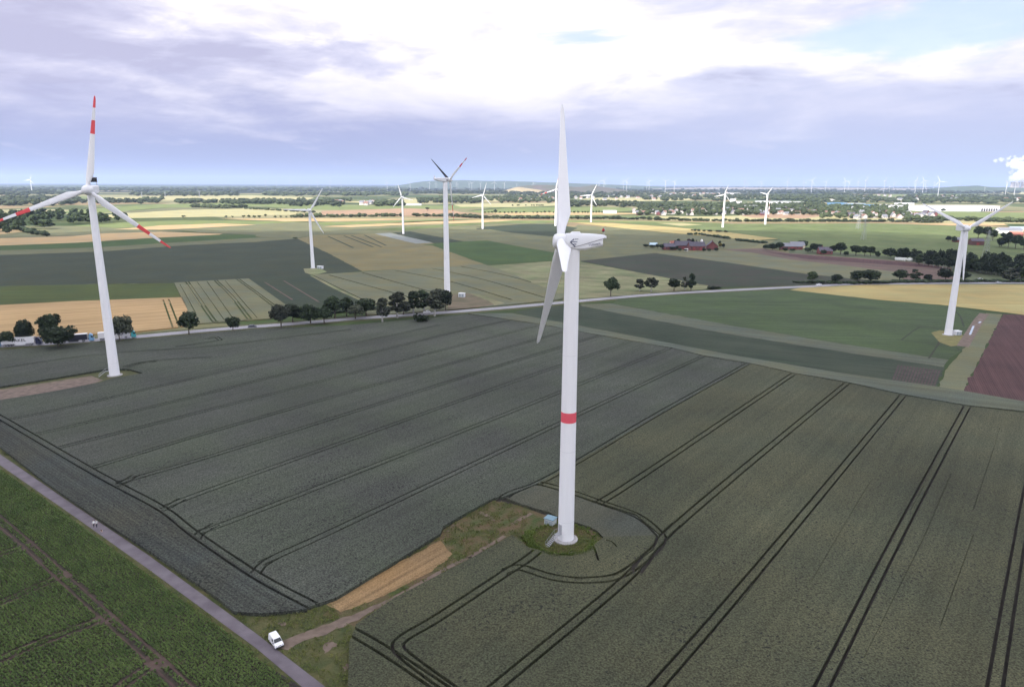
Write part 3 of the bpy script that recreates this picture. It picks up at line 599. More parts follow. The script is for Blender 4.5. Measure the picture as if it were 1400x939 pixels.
B_([(330,280.5),(440,279.5),(520,281.5),(640,281),(760,282.5),(640,285),(500,288),(420,287)], mLit3, 'meadow band in front of the far village', .23)
B_([(440,288.5),(560,285),(620,288),(640,292),(560,295),(440,295)], crop_mat('fallow_pink', (.24, .17, .12), grain=.1), 'pinkish fallow field in the middle distance', .26)
B_([(470,276.5),(545,272.5),(600,271.5),(620,273),(585,278),(520,279)], mLit1, 'bright band beside the far hamlet', .27)
B_([(590,273),(680,270.5),(760,272),(690,275.5),(600,277.5)], mLit1, 'second bright band beside the far hamlet', .26)
B_([(620,280),(680,278),(760,277.5),(770,281),(700,283.5),(630,283)], mLit1, 'creamy field before the slag heap', .27)
B_([(640,289),(700,284.5),(790,283),(860,284),(880,287),(830,291),(760,291),(660,291.5)], mLit3, 'green meadow before the slag heap', .27)
B_([(660,291.5),(760,290.5),(830,291),(900,292),(830,294),(700,294.5)], mLit2, 'sandy strip along the tree row', .3)
B_([(700,295),(800,294),(900,295.5),(880,299),(780,299),(690,299)], mGreenR, 'green meadow behind the hedge', .28)
B_([(785,272.5),(830,270.5),(900,270),(960,272),(930,275),(840,275.5)], mLit1, 'cream field among the village trees', .27)
B_([(880,296),(960,296.5),(1060,293.5),(1130,295),(1200,299),(1260,303),(1160,304),(1040,304),(960,303),(880,301)], mLit1, 'pale grain field in front of the villages', .27)
B_([(1010,294.5),(1080,292.5),(1130,295),(1100,299),(1030,298)], crop_mat('fallow_pink', (.24, .17, .12), grain=.1), 'pinkish fallow patch in front of the villages', .3)
B_([(1120,297),(1200,298.5),(1300,300.5),(1400,302),(1560,304),(1560,308),(1400,306.5),(1260,304.5),(1150,303)], mLit1, 'pale grain field right of the villages', .29)
B_([(1185,289),(1260,287.5),(1340,290),(1400,291),(1560,293),(1560,300),(1400,299),(1300,297),(1240,293)], mLit3, 'bright meadow before the long white hall', .29)
B_([(1240,306.2),(1290,305.2),(1370,306),(1380,308.5),(1300,308.5)], mLit2, 'sandy strip before the scrub hedge', .3)
B_([(1180,266.5),(1260,265.5),(1350,267),(1400,268),(1400,271),(1300,270.5),(1220,269.5)], mLit3, 'far green meadow at right', .25)
B_([(1345,263),(1400,262.5),(1500,264),(1500,266.5),(1400,266)], mLit1, 'far cream field at right', .27)

# ------------------------------------------------------------------ wind turbines
mWhite = mat('turbine_white', (.70, .70, .725), .38, .02, .25, spec=.45)
mWhiteT = mat('tower_white', (.77, .765, .79), .42, spec=.4, col2=(.82, .815, .84), scale=1.0, detail=7, stretch=(1.3, 1.3, .05))
mRed = mat('signal_red', (.66, .075, .085), .5)
mPaleRed = mat('faded_red', (.70, .10, .135), .5)
mBlack = mat('blade_black', (.022, .022, .028), .5)
mGrey = mat('light_grey_metal', (.38, .38, .41), .5)
mDk = mat('dark_plastic', (.03, .03, .035), .6)
mConc = mat('weathered_concrete', (.34, .33, .33), .9, .15, 1.5)
mSteel = mat('galvanised_steel', (.30, .31, .33), .5, metal=.3)

def blade_mesh(name, Rr, chord, bands=None, black=False, root=.55, nsec=15, npt=14):
    """feather-shaped blade along +Z, chord along Y (trailing edge +Y), thickness X"""
    ks = [0.025, .06, .10, .15, .20, .25, .32, .40, .5, .6, .7, .8, .9, .955, .985, 1.0]
    if bands:
        for b in bands: ks += [b[0]-.0008, b[0]+.0008]
        if bands[-1][1] < 1: ks += [bands[-1][1]]
        for b in bands:
            if b[1] < 1: ks += [b[1]-.0008, b[1]+.0008]
        ks = sorted(set(ks))
    V = []; F = []; MI = []
    for t in ks:
        if t < .2: q = max(0, (t-.06)/.14); q = q*q*(3-2*q); c = root*2*(1-q)+chord*q
        else:
            q = (t-.2)/.8; c = chord*((1-q)**1.15*.74+.26); c *= 1 if t < .96 else (.8 if t < .99 else .3)
        q = min(1, max(0, (t-.06)/.14)); th = root*(1-q)+q*max(.05, c*.5*(.30-.18*t)); off = -c*.5*(1-q)-c*.30*q
        sw = .55*Rr/30*(max(0, t-.2))**2
        for i in range(npt):
            a = 2*math.pi*i/npt; y = (1-math.cos(a))/2; yy = off+c*y
            x = th*math.sin(a)*(1 if q < .5 else (1.15-.75*y))
            V.append((x+sw*.0, yy, t*Rr))
    n = len(ks)
    for j in range(n-1):
        tm = (ks[j]+ks[j+1])/2
        mi = 0
        if bands and any(a < tm < b for a, b in bands): mi = 1
        for i in range(npt): F.append((j*npt+i, j*npt+(i+1) % npt, (j+1)*npt+(i+1) % npt, (j+1)*npt+i)); MI.append(mi)
    F.append(tuple(range((n-1)*npt, n*npt))); MI.append(1 if bands else 0); F.append(tuple(range(npt))[::-1]); MI.append(0)
    me = mesh(name, V, F, [mBlack if black else mWhite, mRed], MI, True); me.set_sharp_from_angle(angle=R(60)); return me

def rotor_mat(hub, psi, tilt, cone, pitch):
    ax = Vector((math.cos(tilt), 0, math.sin(tilt))); u = Vector((-math.sin(tilt), 0, math.cos(tilt))); e = Vector((0, 1, 0))
    z = ((u*math.cos(psi)+e*math.sin(psi))*math.cos(cone)+ax*math.sin(cone)).normalized()
    x = (ax-z*ax.dot(z)).normalized(); y = z.cross(x)
    m3 = Matrix((x, y, z)).transposed() @ Matrix.Rotation(pitch, 3, 'Z')
    return Matrix.Translation(hub) @ m3.to_4x4()

BL = {}
def turbine(px, hubz, Rr, yaw, psi, label, style='box', tilt=5, cone=1, pitch=6, ov=3.0, d0=3.6, d1=2.2, chord=2.3, bands=None, black=None, steps=None, group='wind turbines of the plain', detail=True, band=None, z0=0.0):
    base = G(*px, z0); t = empty('wind_turbine', base, R(yaw)); tag(t, label, 'wind turbine', group); h = hubz-z0
    ht = h-1.5; s = Rr/26.0
    mb = MB(); prof = []
    nsg = 12
    for i in range(nsg+1):
        q = i/nsg; prof.append((d0/2+(d1-d0)/2*q, .0+ht*q))
    mb.lathe(prof, 40 if detail else 20); mb.build('tower', mWhiteT, t, True)
    if detail:
        for q in (.075, .33, .66):
            r = d0/2+(d1-d0)/2*q; mb = MB(); mb.lathe([(r+.004, ht*q-.07), (r+.02, ht*q-.05), (r+.02, ht*q+.05), (r+.004, ht*q+.07)], 40); mb.build('flange_ring', mWhite, t, True)
        mb = MB(); mb.lathe([(d0/2+.9, -.05), (d0/2+.9, .22), (d0/2+.72, .3), (d0/2+.02, .34)], 40); mb.build('foundation', mConc, t, True)
    if band:
        za, zb = band; ra = d0/2+(d1-d0)/2*za/ht+.006; rb = d0/2+(d1-d0)/2*zb/ht+.006
        mb = MB(); mb.lathe([(ra, za), (rb, zb)], 40); mb.build('red_band', mPaleRed, t, True)
    tl = R(tilt); ax = Vector((math.cos(tl), 0, math.sin(tl))); hub = ax*ov+Vector((0, 0, h-ov*math.sin(tl)))
    # nacelle
    if style == 'wedge':       # long nacelle with a raised pointed tail, overhanging upper shell
        mb = MB()
        secs = [(1.35, -1.55, 1.50, 1.45), (.2, -1.62, 1.55, 1.5), (-2.2, -1.58, 1.52, 1.5), (-4.2, -1.18, 1.40, 1.4), (-5.8, -.78, 1.26, 1.2)]
        def ring(x, zl, zh, w):
            a = .35; return [(x, -w+a, zl), (x, w-a, zl), (x, w, zl+a), (x, w*.96, zh-a*1.3), (x, w*.72, zh), (x, -w*.72, zh), (x, -w*.96, zh-a*1.3), (x, -w, zl+a)]
        rs = [ring(*q) for q in secs]; v = [p for r in rs for p in r]
        f = [(j*8+i, j*8+(i+1) % 8, (j+1)*8+(i+1) % 8, (j+1)*8+i) for j in range(len(rs)-1) for i in range(8)]+[tuple(range(8)), tuple(range((len(rs)-1)*8, len(rs)*8))[::-1]]
        mb.add([Vector(p)+Vector((0, 0, h)) for p in v], f); nac = mb.build('nacelle', mWhite, t, True)
        # overhanging upper shell, lower rim rising to the tail
        mb = MB(); up = []
        for (x, zl, zh, w) in [(1.36, -1.30, 1.53, 1.48), (-1.0, -.72, 1.58, 1.56), (-3.5, .0, 1.48, 1.52), (-5.6, .62, 1.33, 1.30), (-6.3, .84, 1.22, 1.0), (-6.55, .93, 1.12, .6)]:
            up += [(x, -w, zl), (x, -w*.985, zh-.45), (x, -w*.74, zh), (x, w*.74, zh), (x, w*.985, zh-.45), (x, w, zl), (x, w-.06, zl-.02), (x, -w+.06, zl-.02)]
        f = [(j*8+i, j*8+(i+1) % 8, (j+1)*8+(i+1) % 8, (j+1)*8+i) for j in range(5) for i in range(8)]+[tuple(range(8)), tuple(range(40, 48))[::-1]]
        mb.add([Vector(p)+Vector((0, 0, h)) for p in up], f); sh = mb.build('upper_shell', mWhite, nac, True)
        for sg in (-1, 1):
            mb = MB()
            pts = [(1.2, 1.487, -1.30), (-1.0, 1.567, -.75), (-3.5, 1.527, -.03), (-5.6, 1.307, .59), (-6.2, 1.05, .79)]
            for a, b in zip(pts[:-1], pts[1:]): mb.bar((a[0], sg*(a[1]+.004), a[2]+h), (b[0], sg*(b[1]+.004), b[2]+h), .045)
            mb.build('trim_line', mat('seam_grey', (.17, .16, .19), .7), nac)
        mb = MB(); mb.prism([(.55, 1.56+h), (.15, 1.86+h), (-1.35, 1.86+h), (-1.55, 1.57+h)], -.75, .75); mb.build('roof_hatch', mWhite, nac, True)
        mb = MB(); mb.bar((-5.95, .05, 1.2+h), (-5.95, .05, 2.35+h), .035); mb.bar((-6.25, -.3, 1.15+h), (-6.25, -.3, 3.0+h), .025); mb.bar((-6.4, -.3, 2.75+h), (-6.1, -.3, 2.75+h), .05); mb.build('wind_mast', mGrey, nac)
        mb = MB(); mb.box((-5.95, .05, 2.25+h), (.5, .4, .26), 0); mb.box((-5.95, .05, 2.0+h), (.42, .34, .22), 1); mb.lathe([(.16, 2.38), (.16, 2.5), (.05, 2.58)], 10, 0, 'z', (-5.95, .05, h)); mb.build('warning_light', [mat('lamp_red', (.38, .03, .04), .4), mDk], nac)
    elif style == 'cooler':    # round-nosed nacelle with a dark cooler on its roof
        mb = MB(); v = []
        for (x, w, zl, zh) in [(1.8, 1.2, -1.2, 1.3), (.5, 1.5, -1.5, 1.6), (-3.5, 1.6, -1.6, 1.75), (-6.5, 1.4, -1.1, 1.7)]:
            a = .4; v += [(x, -w+a, zl+h), (x, w-a, zl+h), (x, w, zl+a+h), (x, w, zh-a+h), (x, w-a, zh+h), (x, -w+a, zh+h), (x, -w, zh-a+h), (x, -w, zl+a+h)]
        f = [(j*8+i, j*8+(i+1) % 8, (j+1)*8+(i+1) % 8, (j+1)*8+i) for j in range(3) for i in range(8)]+[tuple(range(8)), tuple(range(24, 32))[::-1]]
        mb.add(v, f); nac = mb.build('nacelle', mWhite, t, True)
        mb = MB(); mb.box((-5.3, 0, 3.75+h), (1.2, 2.5, 1.7), 0); mb.box((-5.3, 0, 4.68+h), (1.35, 2.7, .16), 1)
        for sy in (-1.1, 1.1): mb.bar((-5.3, sy, 1.5+h), (-5.3, sy, 2.95+h), .1, 1)
        mb.build('cooler', [mDk, mGrey], nac)
        mb = MB(); mb.bar((-5.4, .2, 4.7+h), (-5.4, .2, 6.2+h), .05); mb.build('wind_mast', mGrey, nac)
    elif style == 'tail':      # slim nacelle with small tail fin
        mb = MB(); v = []
        for (x, w, zl, zh) in [(2.0, 1.3, -1.3, 1.35), (0, 1.6, -1.5, 1.6), (-4.5, 1.5, -.9, 1.5), (-8.6, 1.0, -.1, 1.3)]:
            a = .35; v += [(x, -w+a, zl+h), (x, w-a, zl+h), (x, w, zl+a+h), (x, w, zh-a+h), (x, w-a, zh+h), (x, -w+a, zh+h), (x, -w, zh-a+h), (x, -w, zl+a+h)]
        f = [(j*8+i, j*8+(i+1) % 8, (j+1)*8+(i+1) % 8, (j+1)*8+i) for j in range(3) for i in range(8)]+[tuple(range(8)), tuple(range(24, 32))[::-1]]
        mb.add(v, f); nac = mb.build('nacelle', mWhite, t, True)
        mb = MB(); mb.prism([(-7.2, 1.25+h), (-8.5, 1.2+h), (-8.9, 3.1+h), (-8.5, 3.1+h)], -.12, .12); mb.build('tail_fin', mWhite, nac)
        mb = MB(); mb.box((.6, -1.56, -.2+h), (1.0, .12, 1.1)); mb.build('vent', mat('seam_grey', (.17, .16, .19), .7), nac)
    else:                      # plain box nacelle
        mb = MB(); mb.box((-1.6*s, 0, .15+h), (6.4*s, 2.9*s, 3.0*s)); nac = mb.build('nacelle', mWhite, t, False, .25*s)
        if detail:
            mb = MB(); mb.bar((-4.2*s, 0, 1.5*s+h), (-4.2*s, 0, 3.0*s+h), .05); mb.build('wind_mast', mGrey, nac)
    # spinner
    rr = 1.42*s if style != 'wedge' else 1.5
    mb = MB(); prof = [(.02, 1.75), (.5, 1.68), (.95, 1.40), (1.28, .9), (1.42, .3), (1.42, -.6), (1.25, -1.0)] if style != 'wedge' else [(.02, 1.62), (.75, 1.58), (1.22, 1.38), (1.46, 1.0), (1.55, .5), (1.55, -.95), (1.42, -1.12)]
    k = rr/1.42 if style != 'wedge' else 1
    mb.lathe([(a*k, b*k) for a, b in prof][::-1], 28, 0, 'x'); hb = mb.build('hub', mWhite, t, True); hb.matrix_basis = Matrix.Translation(hub) @ Matrix.Rotation(-tl, 4, 'Y')
    key = (round(Rr, 1), chord, bool(bands), s)
    for kk in range(3):
        isb = black is not None and kk == black
        if (key, isb) not in BL: BL[(key, isb)] = blade_mesh('blade', Rr, chord, None if isb else bands, isb, root=.52*s if style != 'wedge' else .78)
        o = ob('blade', BL[(key, isb)], t); o.matrix_basis = rotor_mat(hub, R(psi)+kk*2*math.pi/3, tl, R(cone), R(pitch))
        if isb: o['label'] = 'black unbanded blade'
    if steps is not None:      # outside stair to the tower door
        st = MB(); hr = MB(); n_ = 8; a0 = R(steps)
        M3 = Matrix.Rotation(a0, 3, 'Z'); r0 = d0/2
        def T(x, y, z): return M3 @ Vector((x, y, z))
        st.box(T(r0+.55, 0, 2.0), (1.3, 1.1, .08), 0, M3)
        for i in range(n_): st.box(T(r0+1.2+.3*(i+1), 0, 2.0-.24*(i+1)), (.28, 1.0, .05), 0, M3)
        for sy in (-.52, .52): st.bar(T(r0+1.15, sy, 2.0), T(r0+1.2+.3*(n_+1), sy, -.1), .06)
        st.build('stair', mSteel, t)
        for sy in (-.52, .52):
            hr.bar(T(r0+.05, sy, 3.0), T(r0+1.15, sy, 3.0), .035); hr.bar(T(r0+1.15, sy, 3.0), T(r0+1.2+.3*n_, sy, 1.0), .035)
            for i in range(0, n_+1, 2): hr.bar(T(r0+1.2+.3*i, sy, 2.0-.24*i), T(r0+1.2+.3*i, sy, 2.98-.24*i), .03)
        hr.build('handrail', mSteel, t)
        dm = MB(); dm.box(T(r0-.02, 0, 3.05), (.14, .95, 2.05), 0, M3); dm.build('door', mGrey, t, False, .03)
    return t

tm = turbine((773.5, 737), 65.0, 30.0, 180.4, 94.5, 'tall white turbine in the foreground with one red band on its tower, rotor seen edge-on', 'wedge', tilt=4.7, cone=3.1, pitch=84, ov=2.35, d0=3.45, d1=2.85, chord=2.75, steps=37, band=(27.2, 29.4), z0=.5)
tl_ = turbine((157, 513), 73.2, 34.7, -74.5, 9.4, 'white turbine at the left with red and white striped blade tips', 'cooler', ov=3.2, d0=3.8, d1=2.4, chord=2.6, bands=[(.60, .745), (.875, 1.0)], steps=278, cone=0)
tr_ = turbine((1296, 458), 55.0, 25.7, -91.4, 58.5, 'leaning-looking white turbine at the right, blades spread in a Y', 'box', tilt=6.9, cone=-2, ov=2.5, d0=3.6, d1=2.3, chord=2.2)
t3_ = turbine((611.5, 402), 78.5, 28.3, 34.6, 59.4, 'tall white turbine behind the road trees with red-banded blades and one black blade', 'tail', ov=3.5, d0=4.3, d1=3.0, chord=2.0, bands=[(.60, .745), (.875, 1.0)], black=None)
turbine((428, 367), 52.1, 23.0, -62.7, 32.6, 'slim white turbine on the edge of the dark green field', ov=2.5, d0=3.4, d1=2.0, chord=1.9)
turbine((551.5, 320), 55.9, 20.2, -108.1, 102.5, 'small white turbine on a dark pad left of the tall banded one', ov=2.5, d0=3.4, d1=2.2, chord=1.9, detail=False)
turbine((660, 313), 57.0, 21.9, -63.4, 18.3, 'small white turbine on a dark pad right of the tall banded one', ov=2.5, d0=3.4, d1=2.2, chord=1.9, detail=False)
turbine((759.5, 309), 66.5, 29.5, 94.9, 108.2, 'far white turbine with red-tipped blades half hidden by the foreground blade', ov=2.5, d0=4.0, d1=2.6, chord=2.3, bands=[(.60, .745), (.875, 1.0)], detail=False)
turbine((808, 304), 54.2, 24.4, -119.2, 26.0, 'small white turbine just right of the foreground blade', ov=2.5, d0=3.6, d1=2.3, chord=2.0, detail=False)
turbine((988, 311), 58.7, 18.7, 90.6, 101.9, 'left one of the two white turbines on the broad green field', ov=2.5, d0=4.0, d1=2.6, chord=2.0, detail=False)
turbine((1046, 307), 57.6, 17.9, -152.2, 41.9, 'right one of the two white turbines on the broad green field', ov=2.5, d0=4.0, d1=2.6, chord=2.0, detail=False)
turbine((44, 263), 93.7, 45.6, -84.6, 20.5, 'far white turbine standing alone before the left horizon', ov=4, d0=5.5, d1=3.5, chord=4.2, detail=False)
# the black blade of the banded turbine
cands = [c for c in t3_.children if c.name.startswith('blade')]
def tipx(c): return PIX(t3_.matrix_basis @ c.matrix_basis @ Vector((0, 0, 28)))
bb = min(cands, key=lambda c: tipx(c)[0]); bb.data = blade_mesh('blade', 28.3, 2.0, None, True, root=.52*28.3/26); bb['label'] = 'black unbanded blade'

# lettering and emblem on the foreground nacelle (on the side that faces the field path)
def text_mesh(s, size, m, name, parent, M4, ext=.004, sx=1.0):
    c = bpy.data.curves.new('t', 'FONT'); c.body = s; c.offset = size*.018; c.size = size; c.extrude = ext; c.align_x = 'CENTER'; c.align_y = 'CENTER'
    o = bpy.data.objects.new('t', c); COL.objects.link(o); dg = bpy.context.evaluated_depsgraph_get(); me = bpy.data.meshes.new_from_object(o.evaluated_get(dg))
    bpy.data.objects.remove(o); me.materials.clear(); me.materials.append(m); q = ob(name, me, parent); q.matrix_basis = M4 @ Matrix.Scale(sx, 4, (1, 0, 0)); return q
nac = [c for c in tm.children if c.name.startswith('nacelle')][0]; hz = 65.0-.5
mInk = mat('logo_blue_grey', (.10, .11, .17), .6)
mb = MB()
def chev(x, z): return (x, 1.555, z+hz)
# arrow-like emblem: two strokes meeting at the left with three bars
for a, b, r in [((.62, .0), (-.1, .62), .085), ((.62, .0), (-.35, -.85), .085), ((.28, .33), (-.05, .33), .03), ((.45, .02), (-.75, .08), .07), ((.1, -.42), (-.55, -.40), .08), ((-.25, .62), (-.95, .66), .03), ((-.25, .50), (-.95, .54), .025)]:
    mb.bar(chev(*a), chev(*b), r)
mb.build('emblem', mInk, nac)
rot = Matrix(((-1, 0, 0, 0), (0, 0, 1, 0), (0, 1, 0, 0), (0, 0, 0, 1)))
text_mesh('Voltwerk', .62, mat('logo_grey', (.25, .25, .3), .6), 'lettering', nac, Matrix.Translation((-4.15, 1.43, -.42+hz)) @ Matrix.Rotation(R(-9), 4, 'Y').inverted() @ rot, .02)
# ------------------------------------------------------------------ turbines along the horizon
def far_turbine_mesh(psi, yaw):
    """unit turbine: hub height 1"""
    mb = MB(); mb.lathe([(.019, 0), (.012, .985)], 8)
    M3 = Matrix.Rotation(yaw, 3, 'Z'); hub = Vector((.05, 0, 1.0))
    mb.box(M3 @ Vector((0, 0, 1.0)), (.12, .05, .05), 0, M3)
    for k in range(3):
        a = psi+k*2*math.pi/3; d = Vector((0, math.sin(a), math.cos(a))); w = Vector((0, math.cos(a), -math.sin(a)))
        p = [hub+w*.010, hub+d*.10+w*.020, hub+d*.42+w*.005, hub+d*.42-w*.003, hub+d*.1-w*.010]
        q = [x+Vector((.012, 0, 0)) for x in p]; P = [M3 @ x for x in p+q]
        mb.add(P, [(0,1,2,3,4), (9,8,7,6,5)]+[(i, 5+i, 5+(i+1) % 5, (i+1) % 5) for i in range(5)])
    me = mesh('wind_turbine', mb.v, mb.f, [mat('dimmer_white', (.52, .52, .55), .6)]); bm = bmesh.new(); bm.from_mesh(me); bmesh.ops.recalc_face_normals(bm, faces=bm.faces); bm.to_mesh(me); bm.free(); return me  # plain white, dimmer than the near turbines
FT = [far_turbine_mesh(p, y) for p, y in ((.1, -1.4), (.6, -1.9), (1.1, -1.3), (1.7, -2.2), (.35, -1.0), (1.4, -1.57))]
far = {'left': [], 'mid': [], 'slag': [], 'right': [], 'end': []}
FL = [('left', [(10,249,257),(352,249,256),(363,248,256),(378,249,256),(397.5,248,257),(408.7,249,256.5),(422.4,248,256.5),(433.5,248,256.5),(450.7,248,258),(466,250,256.5)]),
      ('mid', [(529,249.5,262),(541,253,262),(560.6,250,261),(587,250,261),(596,251,260.5),(617,252,261),(623.5,251,261),(626,252,261),(641.5,251,261),(645,250.5,261.5),(657,251,261),(675.8,249.5,262),(689.5,251,262)]),
      ('slag', [(706.6,252,260),(729.5,250.5,262),(818.6,250,260.5),(825.9,247.5,260.5),(852.5,249,258.5),(857,247,258.5),(861.5,250,258.5),(884.7,249,259),(888,247.5,259.5),(910,248,262),(922.4,249,261.5),(974,250.5,258.5)]),
      ('right', [(983.8,249,258.5),(1018,248,258.5),(1022,251,258.5),(1041,249,258.5),(1077,248.5,259.5),(1099.6,249.5,259),(1110.6,247,259.5),(1129.5,249,259),(1156,247.5,259.5),(1161,249,259),(1173.8,249,259),(1184,247,260),(1192.6,253,259),(1210,247.5,259.5),(1216.6,255,267),(1222.6,250,257)]),
      ('end', [(1243,250,257),(1251,251,258),(1253,247,260),(1263.5,247,259),(1266,250,259),(1267,256,268),(1277.5,250,257),(1285,248,267.5),(1311.5,250,256),(1346.6,257,269),(1377,249.5,268),(1389.6,247,262)])]
i = 0
for key, lst in FL:
    for (x, yh, yb) in lst:
        D = min(13000., 96.0*FPX/(yb-yh)); p = AT(x, yh, D)
        hgt = p.z; o = ob('wind_turbine', FT[(i*5+int(x)) % 6]); o.location = (p.x, p.y, 0); o.scale = (hgt*1.05, hgt*1.05, hgt); far[key].append(o); i += 1
number_labels(far['left'], 'tiny horizon turbines left of the tall banded turbine', 'wind turbine', 'tiny wind turbines on the horizon')
number_labels(far['mid'], 'tiny turbines before the blue horizon ridge', 'wind turbine', 'tiny wind turbines on the horizon')
number_labels(far['slag'], 'tiny horizon turbines beyond the slag heap', 'wind turbine', 'tiny wind turbines on the horizon')
number_labels(far['right'], 'tiny horizon turbines above the villages', 'wind turbine', 'tiny wind turbines on the horizon')
number_labels(far['end'], 'tiny horizon turbines above the long white hall', 'wind turbine', 'tiny wind turbines on the horizon')

# ------------------------------------------------------------------ kiosks
def kiosk(px, rz, size, label, roofcol, z0=0., wall=None):
    w, d, h = size; t = empty('transformer_kiosk', G(*px, z0), rz); tag(t, label, 'kiosk')
    mb = MB(); mb.box((0, 0, h/2), (w, d, h)); mb.build('cabin', wall or mat('kiosk_wall', (.42, .45, .45), .8, .06, 1), t, False, .03)
    mb = MB(); mb.box((0, 0, h+.09), (w+.3, d+.3, .16)); mb.build('roof', mat('kiosk_roof_%s' % label[:4], roofcol, .6, .05, 1.5), t, False, .03)
    for sy in (-1, 1):
        mb = MB(); mb.box((sy*w*.24, -d/2-.02, h*.46), (w*.4, .05, h*.8)); o = mb.build('door', mat('kiosk_door', (.30, .34, .36), .6), t)
        mb = MB(); mb.box((sy*w*.06, -d/2-.06, h*.5), (.05, .05, .3)); mb.build('handle', mDk, o)
    return t
kiosk((752.5, 717.5), R(-32), (2.2, 1.9, 1.75), 'small pale blue-roofed kiosk beside the foreground tower', (.15, .24, .29), .06)
kiosk((1308, 458), R(10), (3.2, 2.6, 2.2), 'white kiosk at the foot of the right-hand turbine', (.7, .7, .72), wall=mWhite)
kiosk((438, 367.5), R(-20), (5, 3, 2.4), 'white kiosk at the foot of the slim turbine on the dark field', (.7, .7, .72), wall=mWhite)
kiosk((631.5, 406), R(-15), (4, 3, 2.6), 'white kiosk on the bare pad of the tall banded turbine', (.7, .7, .72), .75, wall=mWhite)

# ------------------------------------------------------------------ trees
mLeaf = foliage('leaf_dark', (.010, .018, .009), (.030, .044, .018))
mLeaf2 = foliage('leaf_mid', (.020, .034, .014), (.060, .082, .032))
mLeafB = foliage('leaf_birch', (.022, .028, .018), (.056, .062, .040))
mLeafR = foliage('leaf_copper', (.03, .018, .018), (.07, .04, .035))
mLeafY = foliage('leaf_yellow', (.09, .08, .02), (.19, .15, .03))
mFar = foliage('shaded_wood_green', (.014, .022, .009), (.044, .056, .023), .02)  # greens darkened so the colour carries the far cloud shade
mBark = mat('bark', (.09, .07, .055), .95, .3, 2); mBirch = mat('birch_bark', (.38, .36, .34), .9, .3, 1.5)

def leaf_cloud(seed, n, lobes, size):
    """leaf-clump quads on uneven lobes -> V, F (numpy)"""
    g = np.random.default_rng(seed); lo = np.array(lobes, dtype=float); w = lo[:, 3]**2; w /= w.sum()
    idx = g.choice(len(lo), n, p=w); d = g.normal(size=(n, 3)); d /= np.linalg.norm(d, axis=1)[:, None]
    rad = lo[idx, 3]*(1-.45*g.random(n)**2.2)*(1+.16*np.sin(d[:, 0]*5+idx)*np.cos(d[:, 2]*6+idx*2))
    c = lo[idx, :3]+d*rad[:, None]*np.array([1, 1, .88])
    nrm = d+g.normal(size=(n, 3))*.55; nrm /= np.linalg.norm(nrm, axis=1)[:, None]
    t = np.cross(nrm, g.normal(size=(n, 3))); t /= np.linalg.norm(t, axis=1)[:, None]; b = np.cross(nrm, t)
    s = size*(.5+g.random(n)*.9); s1 = s[:, None]; s2 = (s*(.55+.5*g.random(n)))[:, None]
    V = np.stack([c-t*s1*.5-b*s2*.3, c+t*s1*.4-b*s2*.5, c+t*s1*.5+b*s2*.4, c-t*s1*.35+b*s2*.5], 1).reshape(-1, 3)
    F = np.arange(n*4).reshape(-1, 4); return V, F
def lobes_for(kind, seed):
    g = np.random.default_rng(seed+100); L = []
    if kind == 'round':
        for i in range(15): a = g.uniform(0, 6.28); q = g.uniform(.15, 1); L.append((math.cos(a)*q*3.0, math.sin(a)*q*3.0, 6.6+g.uniform(-2.6, 3.0)*(1.15-q*.55), g.uniform(1.2, 2.2)))
        L.append((0, 0, 6.8, 3.0))
    elif kind == 'wide':
        for i in range(18): a = g.uniform(0, 6.28); q = g.uniform(.2, 1); L.append((math.cos(a)*q*4.6, math.sin(a)*q*4.2, 5.8+g.uniform(-2.6, 2.6)*(1.2-q*.6), g.uniform(1.3, 2.3)))
        L.append((0, 0, 5.8, 3.2))
    elif kind == 'tall':
        for i in range(15): h = g.uniform(2.6, 11); q = (1-abs(h-6)/6.5)*2.4; a = g.uniform(0, 6.28); L.append((math.cos(a)*q*g.uniform(.3, 1), math.sin(a)*q*g.uniform(.3, 1), h, g.uniform(.9, 1.7)))
        L.append((0, 0, 6, 1.8))
    elif kind == 'birch':
        for i in range(17): h = g.uniform(3.0, 11); q = (1-abs(h-6)/7)*2.7; a = g.uniform(0, 6.28); L.append((math.cos(a)*q*g.uniform(.4, 1), math.sin(a)*q*g.uniform(.4, 1), h, g.uniform(.6, 1.25)))
    else:   # bush
        for i in range(9): a = g.uniform(0, 6.28); q = g.uniform(.1, 1); L.append((math.cos(a)*q*2.4, math.sin(a)*q*2.0, 1.2+g.uniform(0, 1.0), g.uniform(.9, 1.5)))
    return L
def trunk_mesh(kind, seed):
    g = random.Random(seed); mb = MB(); h = 4.2 if kind in ('round', 'wide') else 7.5
    mb.bar((0, 0, -.3), (.1, .05, 2.2), .30, 0, 8, .22); mb.bar((.1, .05, 2.2), (0, 0, h), .22, 0, 8, .12)
    for i in range(6):
        a = g.uniform(0, 6.28); z = g.uniform(2.0, h-.6); rr = 2.4 if kind != 'tall' else 1.3
        mb.bar((.05, .02, z), (math.cos(a)*rr, math.sin(a)*rr, z+g.uniform(1.4, 2.4)), .11, 0, 5, .04)
    return mb
KH = {'round': 11.0, 'wide': 10.0, 'tall': 12.0, 'birch': 12.0, 'bush': 3.2}
KW = {'round': 8.0, 'wide': 12.0, 'tall': 5.6, 'birch': 6.0, 'bush': 6.2}
TREE = {}
def tree_proto(kind, v, leaf):
    k = (kind, v, leaf.name)
    if k not in TREE:
        n = {'round': 2000, 'wide': 2500, 'tall': 1700, 'birch': 1450, 'bush': 600}[kind]
        V, F = leaf_cloud(v*17+len(kind), n, lobes_for(kind, v*13+len(kind)), .8 if kind != 'bush' else .55)
        cm = npmesh('crown', V, F, leaf); tb = trunk_mesh(kind, v); tm_ = mesh('trunk', tb.v, tb.f, [mBirch if kind == 'birch' else mBark]); TREE[k] = (cm, tm_)
    return TREE[k]
